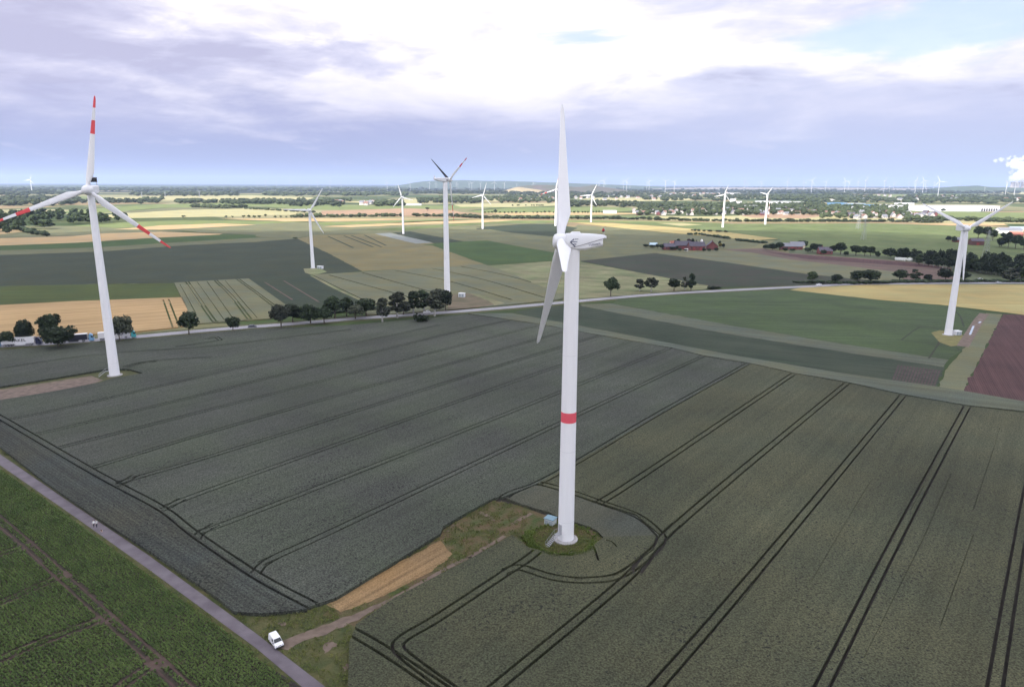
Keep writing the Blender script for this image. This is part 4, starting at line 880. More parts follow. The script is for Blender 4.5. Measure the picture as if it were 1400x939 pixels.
def tree(px, top, wpx, kind, leaf, label=None, group=None, v=None, name='tree', z0=0.0):
    p = G(*px, z0); mp = MPP(p); h = (px[1]-top)*mp*1.03; w = wpx*mp
    t = empty(name, p, random.uniform(0, 6.28)); sx = w/KW[kind]; sz = h/KH[kind]; t.scale = (sx, sx, sz)
    cm, tmh = tree_proto(kind, random.randint(0, 2) if v is None else v, leaf)
    ob('crown', cm, t)
    if kind != 'bush': ob('trunk', tmh, t)
    else: ob('stem', tmh, t).scale = (.5, .5, .25)
    tag(t, label, 'bush' if name == 'bush' else 'tree', group); return t
A_ = 'trees beside the trucks'
tree((10.7,474),452,20,'round',mLeaf,'small dark tree left of the white lettered trailer',A_)
tree((34,471),436,24,'round',mLeaf,'round dark tree standing behind the white lettered trailer',A_)
tree((26,467),454,12,'bush',mLeaf,'left of two low bushes behind the white lettered trailer',A_,name='bush')
tree((38,467),455,13,'bush',mLeaf,'right of two low bushes behind the white lettered trailer',A_,name='bush')
tree((70,470),425,27,'round',mLeaf,'tall dark tree rearing above the wide tree by the trucks',A_)
tree((80,476),443,48,'wide',mLeaf,'very wide dark tree between the two left trucks',A_)
tree((164,466),429,37,'wide',mLeafB,'open-crowned tree hidden partly by the striped turbine tower',A_)
tree((258.5,457),423.5,27,'round',mLeaf,'round dark tree in front of the golden barley corner',A_)
tree((319,453.5),431.5,17,'round',mLeaf,'small round tree in front of the ruled wheat block',A_)
ROW = []
for (x, yb, top, w, k, lf) in [(384.5,448.5,416.5,22,'round',mLeafB),(400.6,441,415,20,'round',mLeaf),(424.5,442,416,29,'wide',mLeaf),(443.5,443,421,18,'round',mLeaf),(458,435,405,23,'round',mLeaf),(474,433,407,16,'round',mLeaf),(486,436,417,18,'round',mLeafB),
        (501,432,407.5,20,'round',mLeaf),(523,440,409.5,18,'birch',mLeafB),(543,434.5,401,23,'birch',mLeafB),(552,430,412,12,'tall',mLeafB),(565.6,429,400,18,'birch',mLeaf),(580,428,398,18,'birch',mLeaf),(594,432,399,22,'birch',mLeafB),(601,424,394,17,'round',mLeafB),(609.5,425,397,15,'round',mLeaf)]:
    ROW.append(tree((x, yb), top-1, w*1.38, k, lf))
number_labels(ROW, 'trees along the road up to the tall banded turbine', 'tree', 'roadside trees left of the banded turbine')
tree((579,441),430,26,'bush',mLeaf,'low dark bush hiding the white car on the road',None,name='bush')
B5 = [tree((835,405.5),378.5,21,'round',mLeaf), tree((874.5,398),381.5,17,'birch',mLeafB), tree((890,399),376.5,19,'birch',mLeafB), tree((921.5,398),379.5,18,'round',mLeaf), tree((936,396.5),379,12,'birch',mLeafB), tree((944.5,397),374.5,11,'tall',mLeaf)]
number_labels(B5, 'trees between the road and the grassland right of the tower', 'tree', 'trees right of the foreground tower')
tree((976,395.5),391.5,22,'bush',mLeaf,'low flat bush by the bend of the country road',None,name='bush')
B6 = [tree((x, yb), tp, w, k, lf) for (x, yb, tp, w, k, lf) in [(1110.6,387.5,370.5,15,'round',mLeaf2),(1144,387.5,374.5,18,'round',mLeaf),(1172,387.5,369.5,23,'round',mLeaf),(1190,388,368,25,'round',mLeaf),(1229.6,384,367.5,20,'round',mLeaf),(1251,384,368.5,18,'birch',mLeaf2),(1268,385.5,374.6,12,'round',mLeaf),(1292,385,365.5,20,'round',mLeaf),(1318,386,370,15,'round',mLeaf),(1379.5,385,366,21,'birch',mLeafB)]]
number_labels(B6, 'avenue trees above the tan barley field', 'tree', 'avenue trees above the tan barley')
B7 = [tree((x, yb), tp-.6, w*1.35, k, lf) for (x, yb, tp, w, k, lf) in [(883,338.5,334.2,6,'round',mLeaf),(890,339,335,5,'round',mLeaf),(894,339.5,335.5,4,'round',mLeaf),(899,340,333.7,5,'round',mLeaf),(904.8,341.5,334.5,6.5,'round',mLeaf),(919.8,342.5,337.5,6,'round',mLeaf),(925,342,336.8,4.5,'round',mLeaf)]]
number_labels(B7, 'dark hedge trees left of the brick farm', 'tree', 'trees round the brick farm')
B7b = [tree((x, yb), tp, w, 'wide', mLeaf) for (x, yb, tp, w) in [(929,343.5,339,7),(937,344,340,6),(962.5,344,339,7),(969,344.3,339.5,6),(980,343.5,338.5,7)]]
number_labels(B7b, 'low dark trees in front of the brick farm', 'tree', 'low trees before the brick farm')
for q in [((927.5,334),326.4,5,'round',mLeaf,'dark tree behind the left roof of the brick farm'),((923,334),328.5,5.5,'round',mLeafR,'coppery tree behind the left roof of the brick farm'),((942,334),326.5,7,'round',mLeafR,'coppery dark tree behind the long barn roof'),((947,334),326.2,5,'round',mLeaf,'dark tree beside the coppery tree behind the long barn'),((952,334),328.3,4,'birch',mLeafB,'thin pale tree behind the long barn roof'),((983.5,338),329,5,'round',mLeaf,'dark tree behind the brick farmhouse gable'),((985,339.5),332,6,'round',mLeafY,'yellow-leaved tree beside the brick farmhouse'),((989,340),333,5,'round',mLeaf,'rightmost dark tree at the brick farm')]:
    tree(*q[:5], q[5], 'trees round the brick farm')
B8 = [tree((x, yb), tp-.3, w*1.4, k, lf) for (x, yb, tp, w, k, lf) in [(1047,341.5,334,9,'wide',mLeaf),(1056,342,333,10,'wide',mLeaf),(1066,342,331,10,'round',mLeaf),(1093,338,328.8,10,'wide',mLeaf),(1100,339,329.5,9,'wide',mLeaf),(1111,345,333,8,'round',mLeaf),(1118,346,332.8,9,'round',mLeaf),(1138,347.5,335,8,'round',mLeaf),(1149,348,332,12,'round',mLeaf),(1170,349.5,335,12,'round',mLeaf),(1182,350,336.5,9,'round',mLeaf),(1190,350.5,337,8,'round',mLeaf)]]
number_labels(B8, 'dark trees round the grey-roofed farm at right', 'tree', 'trees round the grey-roofed farm')
B8b = [tree((x, yb), tp, w, 'wide', mLeaf) for (x, yb, tp, w) in [(1073,343.5,338.5,10),(1083,344,339.5,9),(1104,345.5,338,11),(1126,349,341,9),(1156,350.5,343,9),(1199,352,343,10)]]
number_labels(B8b, 'low bushy trees before the grey-roofed farm', 'tree', 'low trees before the grey-roofed farm')
B9 = [tree((x, yb), tp, w, k, lf) for (x, yb, tp, w, k, lf) in [(1296,331,322.5,8,'round',mLeaf),(1304,331.5,323,9,'wide',mLeaf),(1337,326,309,13,'round',mLeaf),(1349,326,310,14,'round',mLeaf),(1357,329,314,12,'round',mLeaf),(1369,337,319,10,'tall',mLeaf),(1378,339,317,13,'round',mLeaf),(1366,338,324,14,'wide',mLeaf),(1388,340,321,14,'round',mLeaf),(1399,341,325,13,'wide',mLeaf)]]
number_labels(B9, 'dark trees round the brown shed behind the right turbine', 'tree', 'trees round the brown shed')

# dark wood behind the avenue: its front row as single trees, the mass behind as one stand
WF = []
for i in range(26):
    q = i/25; x = 1256+q*165; yb = 361.5+q*23+random.uniform(-1, 1)
    WF.append(tree((x, yb), yb-random.uniform(11, 17)-q*2, random.uniform(9, 14), random.choice(['round', 'tall', 'tall', 'round', 'birch']), random.choice([mLeaf, mLeaf, mLeaf2])))
number_labels(WF, 'trees along the front edge of the dark wood', 'tree', 'front trees of the dark wood')
def in_poly(x, y, P):
    c = False; n = len(P)
    for i in range(n):
        x0, y0 = P[i]; x1, y1 = P[i-1]
        if (y0 > y) != (y1 > y) and x < (x1-x0)*(y-y0)/(y1-y0)+x0: c = not c
    return c
def stand(name, spots, leaf, label, cat, n=350, size=1.3, kinds=('round', 'tall', 'wide'), lod=0, kind='stuff'):
    """many crowns in one mesh; spots = (x, y, height, width)"""
    VV = []; FF = []; k = 0; T = {}
    for (x, y, h, w) in spots:
        kd = random.choice(kinds); v = random.randint(0, 3)
        if (kd, v) not in T:
            if lod == 0: T[(kd, v)] = leaf_cloud(v*31+5, n, lobes_for(kd, v*7+3), size)
            else:
                vs = []; fs = []; kk = 0
                for j, (a, b, c, r) in enumerate(lobes_for(kd, v*7+3)[::3 if lod == 2 else 2]):
                    V, F = lumpy(1 if lod == 2 else 2, j+v*9, .5, 2.2); V = V*r*1.5+np.array([a, b, c*.92]); vs.append(V); fs.append(F+kk); kk += len(V)
                T[(kd, v)] = (np.vstack(vs), np.vstack(fs))
        V, F = T[(kd, v)]; a = random.uniform(0, 6.28); ca, sa = math.cos(a), math.sin(a)
        s = w/KW[kd]; M3 = np.array([[ca*s, -sa*s, 0], [sa*s, ca*s, 0], [0, 0, h/KH[kd]]])
        VV.append(V @ M3.T+np.array([x, y, 0])); FF.append(F+k); k += len(V)
    o = ob(name, npmesh(name, np.vstack(VV), np.vstack(FF), leaf)); return tag(o, label, cat, kind=kind)
def scatter(poly, n, h, w):
    P = [G(x, y).xy for x, y in poly]; xs = [p.x for p in P]; ys = [p.y for p in P]; out = []
    PP = [(p.x, p.y) for p in P]
    while len(out) < n:
        x = random.uniform(min(xs), max(xs)); y = random.uniform(min(ys), max(ys))
        if in_poly(x, y, PP): out.append((x, y, random.uniform(*h), random.uniform(*w)))
    return out
stand('wood', scatter([(1206,352),(1260,358.5),(1300,356.5),(1400,363),(1500,370),(1500,386),(1400,382),(1330,374),(1298,363),(1250,359)], 150, (9, 14), (7, 10)), mLeaf, 'dense dark wood behind the avenue at the right', 'wood', 420, 1.2)
stand('wood', scatter([(1196,350.5),(1250,353.5),(1300,357),(1258,360),(1215,354)], 26, (8, 12), (7, 9)), mLeaf, 'loose copse leading to the dark wood', 'wood', 420, 1.2)
stand('wood', scatter([(-120,322),(0,322),(60,316),(104,309.5),(172,305),(175,299),(120,296),(60,295),(-120,298)], 190, (13, 20), (12, 18)), mLeaf2, 'broadleaf wood at the left edge behind the striped blade', 'wood', 260, 2.2)
def line_spots(px, n, h, w, jit=4):
    P = polyline([G(x, y).xy for x, y in px], 4); seg = [(b-a).length for a, b in zip(P[:-1], P[1:])]; tot = sum(seg); out = []
    for i in range(n):
        s = (i+random.random())/n*tot
        for (a, b, l_) in zip(P[:-1], P[1:], seg):
            if s <= l_: q = a.lerp(b, s/l_); break
            s -= l_
        out.append((q.x+random.uniform(-jit, jit), q.y+random.uniform(-jit, jit), random.uniform(*h), random.uniform(*w)))
    return out
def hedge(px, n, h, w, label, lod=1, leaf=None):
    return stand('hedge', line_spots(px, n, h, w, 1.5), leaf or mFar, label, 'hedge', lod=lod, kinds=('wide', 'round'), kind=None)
hedge([(18,312),(40,319),(65,323)], 24, (6, 9), (7, 10), 'dense hedge in front of the left wood', 1, mLeaf)
hedge([(1000,318),(940,315.5)], 10, (2.5, 3.5), (5, 7), 'dark hedge at the foot of the tan strip, left piece', 1, mLeaf)
hedge([(940,321),(958,321.5),(998,327)], 26, (2, 4), (5, 8), 'dark hedge running behind the brick farm', 1, mLeaf)
hedge([(1006,329),(1046,333)], 22, (2, 4), (5, 8), 'dark hedge running to the grey-roofed farm', 1, mLeaf)
hedge([(400,297.5),(440,297),(480,297),(548,296)], 40, (5, 10), (9, 16), 'long scrub hedge behind the slim left turbine', 1)
hedge([(566,296),(620,296.5),(660,298.5),(760,299.5)], 60, (5, 9), (9, 16), 'long scrub hedge between the slim turbines', 1)
hedge([(770,299.8),(820,299.5),(850,300),(960,302.5),(1060,303.5),(1200,303.5),(1290,304.5)], 110, (4, 8), (9, 17), 'long hedge behind the broad green field', 1)
hedge([(1240,301.5),(1290,302),(1350,303.5),(1440,305.5)], 45, (7, 13), (12, 20), 'tall scrub hedge behind the right turbine rotor', 1)
hedge([(1090,386.5),(1160,388.3),(1230,386.5),(1330,385.5),(1420,386)], 90, (1.5, 3), (4, 7), 'low hedge under the avenue trees', 1, mLeaf)
hedge([(263,283.5),(300,285),(340,286),(390,289),(430,291.5)], 34, (4, 8), (9, 16), 'ragged hedge across the sunlit grain', 1)
hedge([(400,434),(450,428),(500,425),(560,424)], 30, (1.5, 3), (4, 7), 'low scrub behind the roadside trees', 1, mLeaf)
hedge([(262,283.5),(280,284),(300,284.5),(338,284)], 26, (8, 13), (14, 20), 'thick scrub patch in the sunlit meadow', 1)
# single small trees in the fields of the middle distance
SM = {}
def small_tree(px, top, w, name='tree'):
    p = G(*px); mp = MPP(p); v = random.randint(0, 3)
    if v not in SM:
        V, F = leaf_cloud(v+50, 420, lobes_for('round', v+60), 1.3); tb = MB(); tb.bar((0, 0, -.2), (0, 0, 5), .35, 0, 5, .2)
        SM[v] = (npmesh('crown', V, F, mLeaf2), mesh('trunk', tb.v, tb.f, [mBark]))
    t = empty(name, p, random.uniform(0, 6.28)); s = w*mp/8; t.scale = (s, s, (px[1]-top)*mp/11)
    ob('crown', SM[v][0], t); ob('trunk', SM[v][1], t); return t
R1 = [small_tree((x, 298.3), 298.3-h, w) for x, h, w in [(251,4.2,6),(309.5,3.8,4),(318,3.4,3),(333,4.2,4.5),(340.5,4.6,5),(348,4,5),(355,4.2,5),(376.5,3.5,4),(384,3.6,4),(391.5,3.2,3),(398.5,4.6,5)]]
number_labels(R1, 'little trees strung along the sunlit grain at left', 'tree', 'little trees along the sunlit grain')
R2 = [small_tree((x, 292.2+random.uniform(-.2, .2)), 292.2-h, w) for x, h, w in [(663,3.2,3.5),(668,3.2,3.5),(673,3.6,4),(677.5,6.2,5),(683.5,3.3,3.3),(690,3,3),(695,3,3),(700,3.4,3),(705.5,3.7,4),(711,2.8,2.4),(716.5,3.8,3.6),(729,3,2.6),(734.5,3.2,3),(740,3.2,3),(745,4.2,4),(751,4.2,4),(757,3,3)]]
number_labels(R2, 'little trees in the row left of the foreground blade', 'tree', 'tree row below the slag heap')
R3 = [small_tree((x, 292.2+random.uniform(-.2, .2)), 292.2-h, w) for x, h, w in [(779.5,4,4),(785,4.2,4),(790.5,4,3.6),(796.5,3.8,3.2),(800,3.8,3.2),(803.5,3.8,3),(811,4.2,3.2),(815,4.2,3.2),(819,4.4,3.4),(823,3.8,3)]]
number_labels(R3, 'little trees in the row right of the foreground blade', 'tree', 'tree row beside the white village building')
for (x, yb, tp, w, lb) in [(464,284.5,278,6,'lone round tree in front of the far hamlet'),(584.5,288.5,283,5.5,'lone round tree right of the small pad turbine'),(363.5,297,292.6,4,'lone small tree in the meadow behind the ragged hedge'),(133,300,296.5,4,'tiny lone bush on the pale strip beside the left wood'),(404,326.8,324,8,'dark lone bush at the corner of the dark green field'),(1091,288.6,284,5,'lone round tree in front of the blue-roofed halls'),(1289,289.7,285,6,'lone tree before the long white hall'),(585.5,276,270.2,5,'tall lone tree beside the bright band'),(1051,275.5,272.5,4,'lone tree in the far green band')]:
    o = small_tree((x, yb), tp, w); tag(o, lb, 'tree')
for grp, xs, yb, hh in (('little trees dotted on the cream field before the slag heap', [701,707.5,709.5,719,727,730,734,737,739.5,742], 282.3, 2.8),):
    number_labels([small_tree((x, yb), yb-hh, 2.6) for x in xs], grp, 'tree', grp)
# far woods and tree belts
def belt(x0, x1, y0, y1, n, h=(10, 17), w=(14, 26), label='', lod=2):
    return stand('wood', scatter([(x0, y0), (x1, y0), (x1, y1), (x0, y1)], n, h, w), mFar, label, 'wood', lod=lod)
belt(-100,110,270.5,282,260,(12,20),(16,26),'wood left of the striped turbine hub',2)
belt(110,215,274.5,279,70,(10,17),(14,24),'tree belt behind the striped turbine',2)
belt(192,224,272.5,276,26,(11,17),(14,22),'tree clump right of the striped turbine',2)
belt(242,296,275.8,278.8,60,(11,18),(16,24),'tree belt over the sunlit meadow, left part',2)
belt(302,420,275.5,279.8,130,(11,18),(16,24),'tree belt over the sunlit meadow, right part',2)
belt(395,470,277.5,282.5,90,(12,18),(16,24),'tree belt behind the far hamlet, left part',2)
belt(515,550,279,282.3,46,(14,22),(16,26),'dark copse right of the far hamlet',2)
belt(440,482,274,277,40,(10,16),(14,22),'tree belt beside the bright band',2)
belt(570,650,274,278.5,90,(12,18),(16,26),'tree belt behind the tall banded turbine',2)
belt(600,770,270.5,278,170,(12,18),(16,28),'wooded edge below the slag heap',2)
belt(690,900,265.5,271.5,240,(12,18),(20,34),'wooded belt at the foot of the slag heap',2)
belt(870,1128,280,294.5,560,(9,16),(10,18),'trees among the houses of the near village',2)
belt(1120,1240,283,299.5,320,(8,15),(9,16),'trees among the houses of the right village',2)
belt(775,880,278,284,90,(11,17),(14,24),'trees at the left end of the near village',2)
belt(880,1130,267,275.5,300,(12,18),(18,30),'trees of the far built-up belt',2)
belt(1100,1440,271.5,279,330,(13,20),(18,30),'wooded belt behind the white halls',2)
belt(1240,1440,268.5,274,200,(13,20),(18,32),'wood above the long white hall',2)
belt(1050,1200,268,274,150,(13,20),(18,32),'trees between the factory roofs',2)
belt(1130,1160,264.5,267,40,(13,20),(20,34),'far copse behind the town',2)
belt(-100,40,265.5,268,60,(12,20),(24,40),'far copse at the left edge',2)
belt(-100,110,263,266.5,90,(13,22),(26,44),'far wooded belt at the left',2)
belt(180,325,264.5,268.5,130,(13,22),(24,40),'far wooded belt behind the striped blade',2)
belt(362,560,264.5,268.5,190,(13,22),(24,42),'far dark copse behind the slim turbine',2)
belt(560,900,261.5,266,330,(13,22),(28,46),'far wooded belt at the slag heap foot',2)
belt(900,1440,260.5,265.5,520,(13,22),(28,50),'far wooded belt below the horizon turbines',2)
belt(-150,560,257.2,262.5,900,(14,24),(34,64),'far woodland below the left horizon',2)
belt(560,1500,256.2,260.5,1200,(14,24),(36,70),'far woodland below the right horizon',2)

# ------------------------------------------------------------------ vehicles
mTyre = mat('tyre_rubber', (.02, .02, .022), .85); mGlass = mat('dark_glass', (.02, .025, .03), .08, spec=.6)
mVan = mat('van_white', (.72, .72, .74), .3, spec=.5); mTrail = mat('trailer_white', (.70, .69, .72), .45, .03, .3)
mLampW = mat('lamp_clear', (.6, .6, .62), .15); mLampR = mat('lamp_red_glass', (.35, .02, .02), .2)
def wheel(parent, c, r=.33, w=.22, axis='y'):
    mb = MB(); mb.lathe([(r*.72, -w/2), (r*.97, -w/2+.02), (r, 0), (r*.97, w/2-.02), (r*.72, w/2)], 18, 0, 'y', c); o = mb.build('wheel', mTyre, parent, True)
    mb = MB(); mb.lathe([(r*.62, -w/2-.008), (r*.2, -w/2-.02), (r*.2, w/2+.02), (r*.62, w/2+.008)], 14, 0, 'y', c); mb.build('rim', mat('alloy', (.45, .45, .47), .35, metal=.6), o, True)
def profile_body(name, m, parent, prof, w, taper, bevel=.06):
    """side profile (x,z) extruded across y; taper narrows the upper points"""
    mb = MB(); n = len(prof); zt = max(p[1] for p in prof); zb = min(p[1] for p in prof); v = []
    for sy in (-1, 1):
        for (x, z) in prof: v.append((x, sy*w/2*(1-taper*max(0, (z-.9)/(zt-.9)) if z > .9 else 1), z))
    mb.add(v, [tuple(range(n)), tuple(range(n, 2*n))[::-1]]+[(i, n+i, n+(i+1) % n, (i+1) % n) for i in range(n)])
    return mb.build(name, m, parent, True, bevel)
def side_panel(name, parent, pts, w, taper, zt, m, sy):
    mb = MB(); v = []
    for d in (.0, .012):
        for (x, z) in pts: v.append((x, sy*(w/2*(1-taper*max(0, (z-.9)/(zt-.9)))+.004+d), z))
    n = len(pts); mb.add(v, [tuple(range(n)), tuple(range(n, 2*n))]+[(i, n+i, n+(i+1) % n, (i+1) % n) for i in range(n)]); return mb.build(name, m, parent)
def across(name, parent, a, b, wa, wb, m, off):
    """pane spanning the width between profile points a (x,z) and b"""
    d = Vector((b[0]-a[0], 0, b[1]-a[1])).normalized(); nrm = Vector((d.z, 0, -d.x)); nrm = nrm if nrm.dot(Vector((off, 0, .4))) > 0 else -nrm
    mb = MB(); v = []
    for k in (.01, .03):
        for (p, ww) in ((a, wa), (b, wb)):
            for sy in (-1, 1): v.append(Vector((p[0], sy*ww/2, p[1]))+nrm*k)
    mb.add(v, [(0,1,3,2), (4,5,7,6), (0,4,5,1), (1,5,7,3), (3,7,6,2), (2,6,4,0)]); return mb.build(name, m, parent)
def van(p, rz):
    t = empty('van', p, rz); tag(t, 'small white delivery van parked where the dirt track meets the path', 'van')
    w, tp, zt = 1.80, .16, 1.84
    prof = [(-2.15,.32),(-2.2,.75),(-2.17,1.3),(-2.05,1.74),(-1.85,1.84),(.35,1.84),(.62,1.76),(1.28,1.14),(1.40,1.05),(1.98,.92),(2.12,.72),(2.16,.34)]
    b = profile_body('body', mVan, t, prof, w, tp)
    across('windscreen', t, (.66,1.70), (1.26,1.16), 1.36, 1.62, mGlass, 1); across('rear_window', t, (-2.16,1.32), (-2.06,1.68), 1.4, 1.3, mGlass, -1)
    for sy in (-1, 1):
        d = side_panel('side_window', t, [(-.15,1.16),(-.12,1.66),(.50,1.66),(.98,1.20),(.95,1.16)], w, tp, zt, mGlass, sy)
        mb = MB(); mb.box((1.02, sy*(w/2+.10), 1.16), (.12, .2, .2)); mb.build('mirror', mDk, t, False, .02)
        mb = MB(); mb.box((2.0, sy*.66, .80), (.22, .34, .2)); mb.build('headlight', mLampW, t, False, .03)
        mb = MB(); mb.box((-2.19, sy*.78, 1.0), (.06, .12, .4)); mb.build('tail_light', mLampR, t)
        mb = MB(); mb.box((-.25, sy*(w/2+.008), .95), (.16, .02, .04)); mb.build('door_handle', mDk, t)
        for x in (-1.35, 1.32): wheel(t, (x, sy*.80, .32), .32, .2)
    mb = MB(); mb.box((2.13, 0, .48), (.12, 1.72, .3)); mb.build('bumper', mDk, t, False, .03)
    mb = MB(); mb.box((2.175, 0, .62), (.02, .52, .11)); mb.build('number_plate', mLampW, t)
    mb = MB(); mb.box((2.12, 0, .78), (.06, .6, .1)); mb.build('grille', mDk, t)
    return t
def car(p, rz, m, label):
    t = empty('car', p, rz); tag(t, label, 'car'); w, tp, zt = 1.78, .22, 1.45
    profile_body('body', m, t, [(-2.15,.3),(-2.2,.8),(-1.9,.95),(-1.35,1.40),(-1.1,1.45),(.25,1.45),(.5,1.40),(1.15,.95),(1.95,.82),(2.15,.62),(2.15,.3)], w, tp)
    across('windscreen', t, (.52,1.36), (1.12,.99), 1.2, 1.5, mGlass, 1); across('rear_window', t, (-1.88,.98), (-1.38,1.36), 1.45, 1.2, mGlass, -1)
    for sy in (-1, 1):
        side_panel('side_window', t, [(-1.45,.98),(-1.1,1.36),(.3,1.36),(.85,.98)], w, tp, zt, mGlass, sy)
        mb = MB(); mb.box((2.06, sy*.62, .68), (.16, .34, .14)); mb.build('headlight', mLampW, t)
        mb = MB(); mb.box((-2.17, sy*.66, .78), (.06, .3, .14)); mb.build('tail_light', mLampR, t)
        for x in (-1.3, 1.32): wheel(t, (x, sy*.78, .31), .31, .2)
    return t
def truck(front, rz, cabcol, sidecol, label, words=None, roof=None, chin=True, wcol=None):
    t = empty('truck', front, rz); tag(t, label, 'truck', 'articulated trucks on the country road')
    mc = mat('cab_%s' % label[:12], cabcol, .35, spec=.5); ms = mat('side_%s' % label[:12], sidecol, .5, .04, .25)
    mb = MB(); mb.prism([(-2.15,.55),(-2.15,3.2),(-1.9,3.75),(-1.2,3.85),(-.45,3.1),(-.12,2.1),(0,1.6),(0,.45),(-.2,.4)], -1.23, 1.23); mb.build('cab', mc, t, True, .06)
    mb = MB(); mb.prism([(-.40,3.0),(-.10,2.02),(-.05,2.03),(-.35,3.03)], -1.08, 1.08); mb.build('windscreen', mGlass, t)
    for sy in (-1, 1):
        mb = MB(); mb.prism([(-1.15,2.05),(-1.15,2.85),(-.55,2.85),(-.28,2.05)], sy*1.235-.012, sy*1.235+.012); mb.build('side_window', mGlass, t)
        mb = MB(); mb.box((-.2, sy*1.40, 2.5), (.16, .22, .55)); mb.build('mirror', mDk, t)
        mb = MB(); mb.box((-.03, sy*.92, .78), (.1, .42, .2)); mb.build('headlight', mLampW, t)
        mb = MB(); mb.box((-8.6, sy*1.2, .85), (4.2, .06, .62)); mb.build('side_skirt', mTrail if chin else mDk, t)
    mb = MB(); mb.box((-9.55, 0, 2.58), (13.6, 2.52, 2.74)); tr = mb.build('trailer', ms, t, False, .03)
    mb = MB(); mb.box((-9.55, 0, 3.985), (13.62, 2.54, .07)); mb.build('trailer_roof', mat('trailer_roof_white', (.72, .72, .74), .5), tr)
    for x in (-2.72, -16.38): mb = MB(); mb.box((x, 0, 2.6), (.06, 2.56, 2.8)); mb.build('end_frame', mTrail if roof is None else mGrey, tr)
    mb = MB(); mb.box((-8.2, 0, 1.08), (16, .9, .24)); mb.build('chassis', mDk, t)
    for x in (-1.35, -4.6, -12.6, -13.9, -15.2):
        for sy in (-1, 1): wheel(t, (x, sy*1.02, .5), .5, .34)
    if words:
        rotm = Matrix(((1,0,0,0),(0,0,-1,0),(0,1,0,0),(0,0,0,1)))
        text_mesh(words, 1.9 if len(words) < 6 else 1.0, wcol or mDk, 'lettering', tr, Matrix.Translation((-9.0, -1.275, 2.75)) @ rotm, .008, 1.1)
    return t
def on_road(px, side):
    p = G(*px).xy; best = None
    for a, b in zip(rl[:-1], rl[1:]):
        d = b-a; tt = max(0, min(1, (p-a).dot(d)/d.length_squared)); q = a+d*tt
        if best is None or (q-p).length < best[0]: best = ((q-p).length, q, d.normalized())
    _, q, d = best; nrm = Vector((-d.y, d.x)); q = q+nrm*(-side*1.75)
    return Vector((q.x, q.y, .165)), math.atan2(d.y, d.x)
p, a = on_road((60, 470), 1); truck(p, a, (.02, .025, .07), (.70, .69, .72), 'white lettered trailer truck with dark blue cab under the left trees', 'PAKEL')
p, a = on_road((129.5, 466), 1); truck(p, a, (.16, .32, .52), (.022, .024, .04), 'truck with black side curtain, white roof and light blue cab', None, True, False)
p, a = on_road((186.5, 462.5), 1); truck(p, a, (.06, .36, .40), (.70, .69, .72), 'white trailer truck with teal cab right of the striped tower', 'NETTO', wcol=mDk)
p, a = on_road((2.6, 474), 1); truck(p, a, (.03, .06, .22), (.25, .26, .3), 'truck with blue cab cut off by the left photo edge')
mCarD = mat('car_dark', (.03, .032, .045), .3, spec=.6); mCarW = mat('car_white', (.7, .7, .72), .3, spec=.5); mCarS = mat('car_silver', (.4, .41, .44), .3, spec=.5, metal=.4)
p, a = on_road((345, 447), 1); car(p, a, mCarD, 'dark car driving past the ruled wheat block')
p, a = on_road((586, 430), -1); car(p, a+math.pi, mCarW, 'white car on the road behind the low dark bush')
p, a = on_road((1122, 391), -1); car(p, a+math.pi, mCarW, 'white car at the road bend beside the tan barley')
p, a = on_road((1365, 387.5), 1); car(p, a, mCarS, 'silver car at the right end of the avenue')
car(G(1340, 382.5), R(20), mCarW, 'white car parked beside the dark wood')
dv = (pathL[4]-pathL[3]).normalized()
va = G(371, 869.5).xy; vb = G(383, 886).xy
van(Vector((*G(377.8, 880.5).xy, .12)), math.atan2((vb-va).y, (vb-va).x)).scale = (.8, .8, .8)

# ------------------------------------------------------------------ people and a dog on the path
def skin_mesh(name, J, E, colors, parent=None, sub=2):
    me = bpy.data.meshes.new(name); me.from_pydata([j[0] for j in J], E, []); o = bpy.data.objects.new(name, me); COL.objects.link(o)
    o.modifiers.new('s', 'SKIN'); sv = me.skin_vertices[0].data
    for i, j in enumerate(J): sv[i].radius = (j[1], j[1]*(j[2] if len(j) > 2 else 1)); sv[i].use_root = i == 0
    o.modifiers.new('d', 'SUBSURF').levels = sub
    dg = bpy.context.evaluated_depsgraph_get(); m2 = bpy.data.meshes.new_from_object(o.evaluated_get(dg)); bpy.data.objects.remove(o)
    m2.materials.clear()
    for m in colors[0]: m2.materials.append(m)
    for pl in m2.polygons: pl.material_index = colors[1](pl.center); pl.use_smooth = True
    return ob(name, m2, parent)
mSkin = mat('skin', (.42, .26, .20), .6); mHair = mat('brown_hair', (.06, .04, .03), .7); mHairG = mat('grey_hair', (.35, .33, .32), .7)
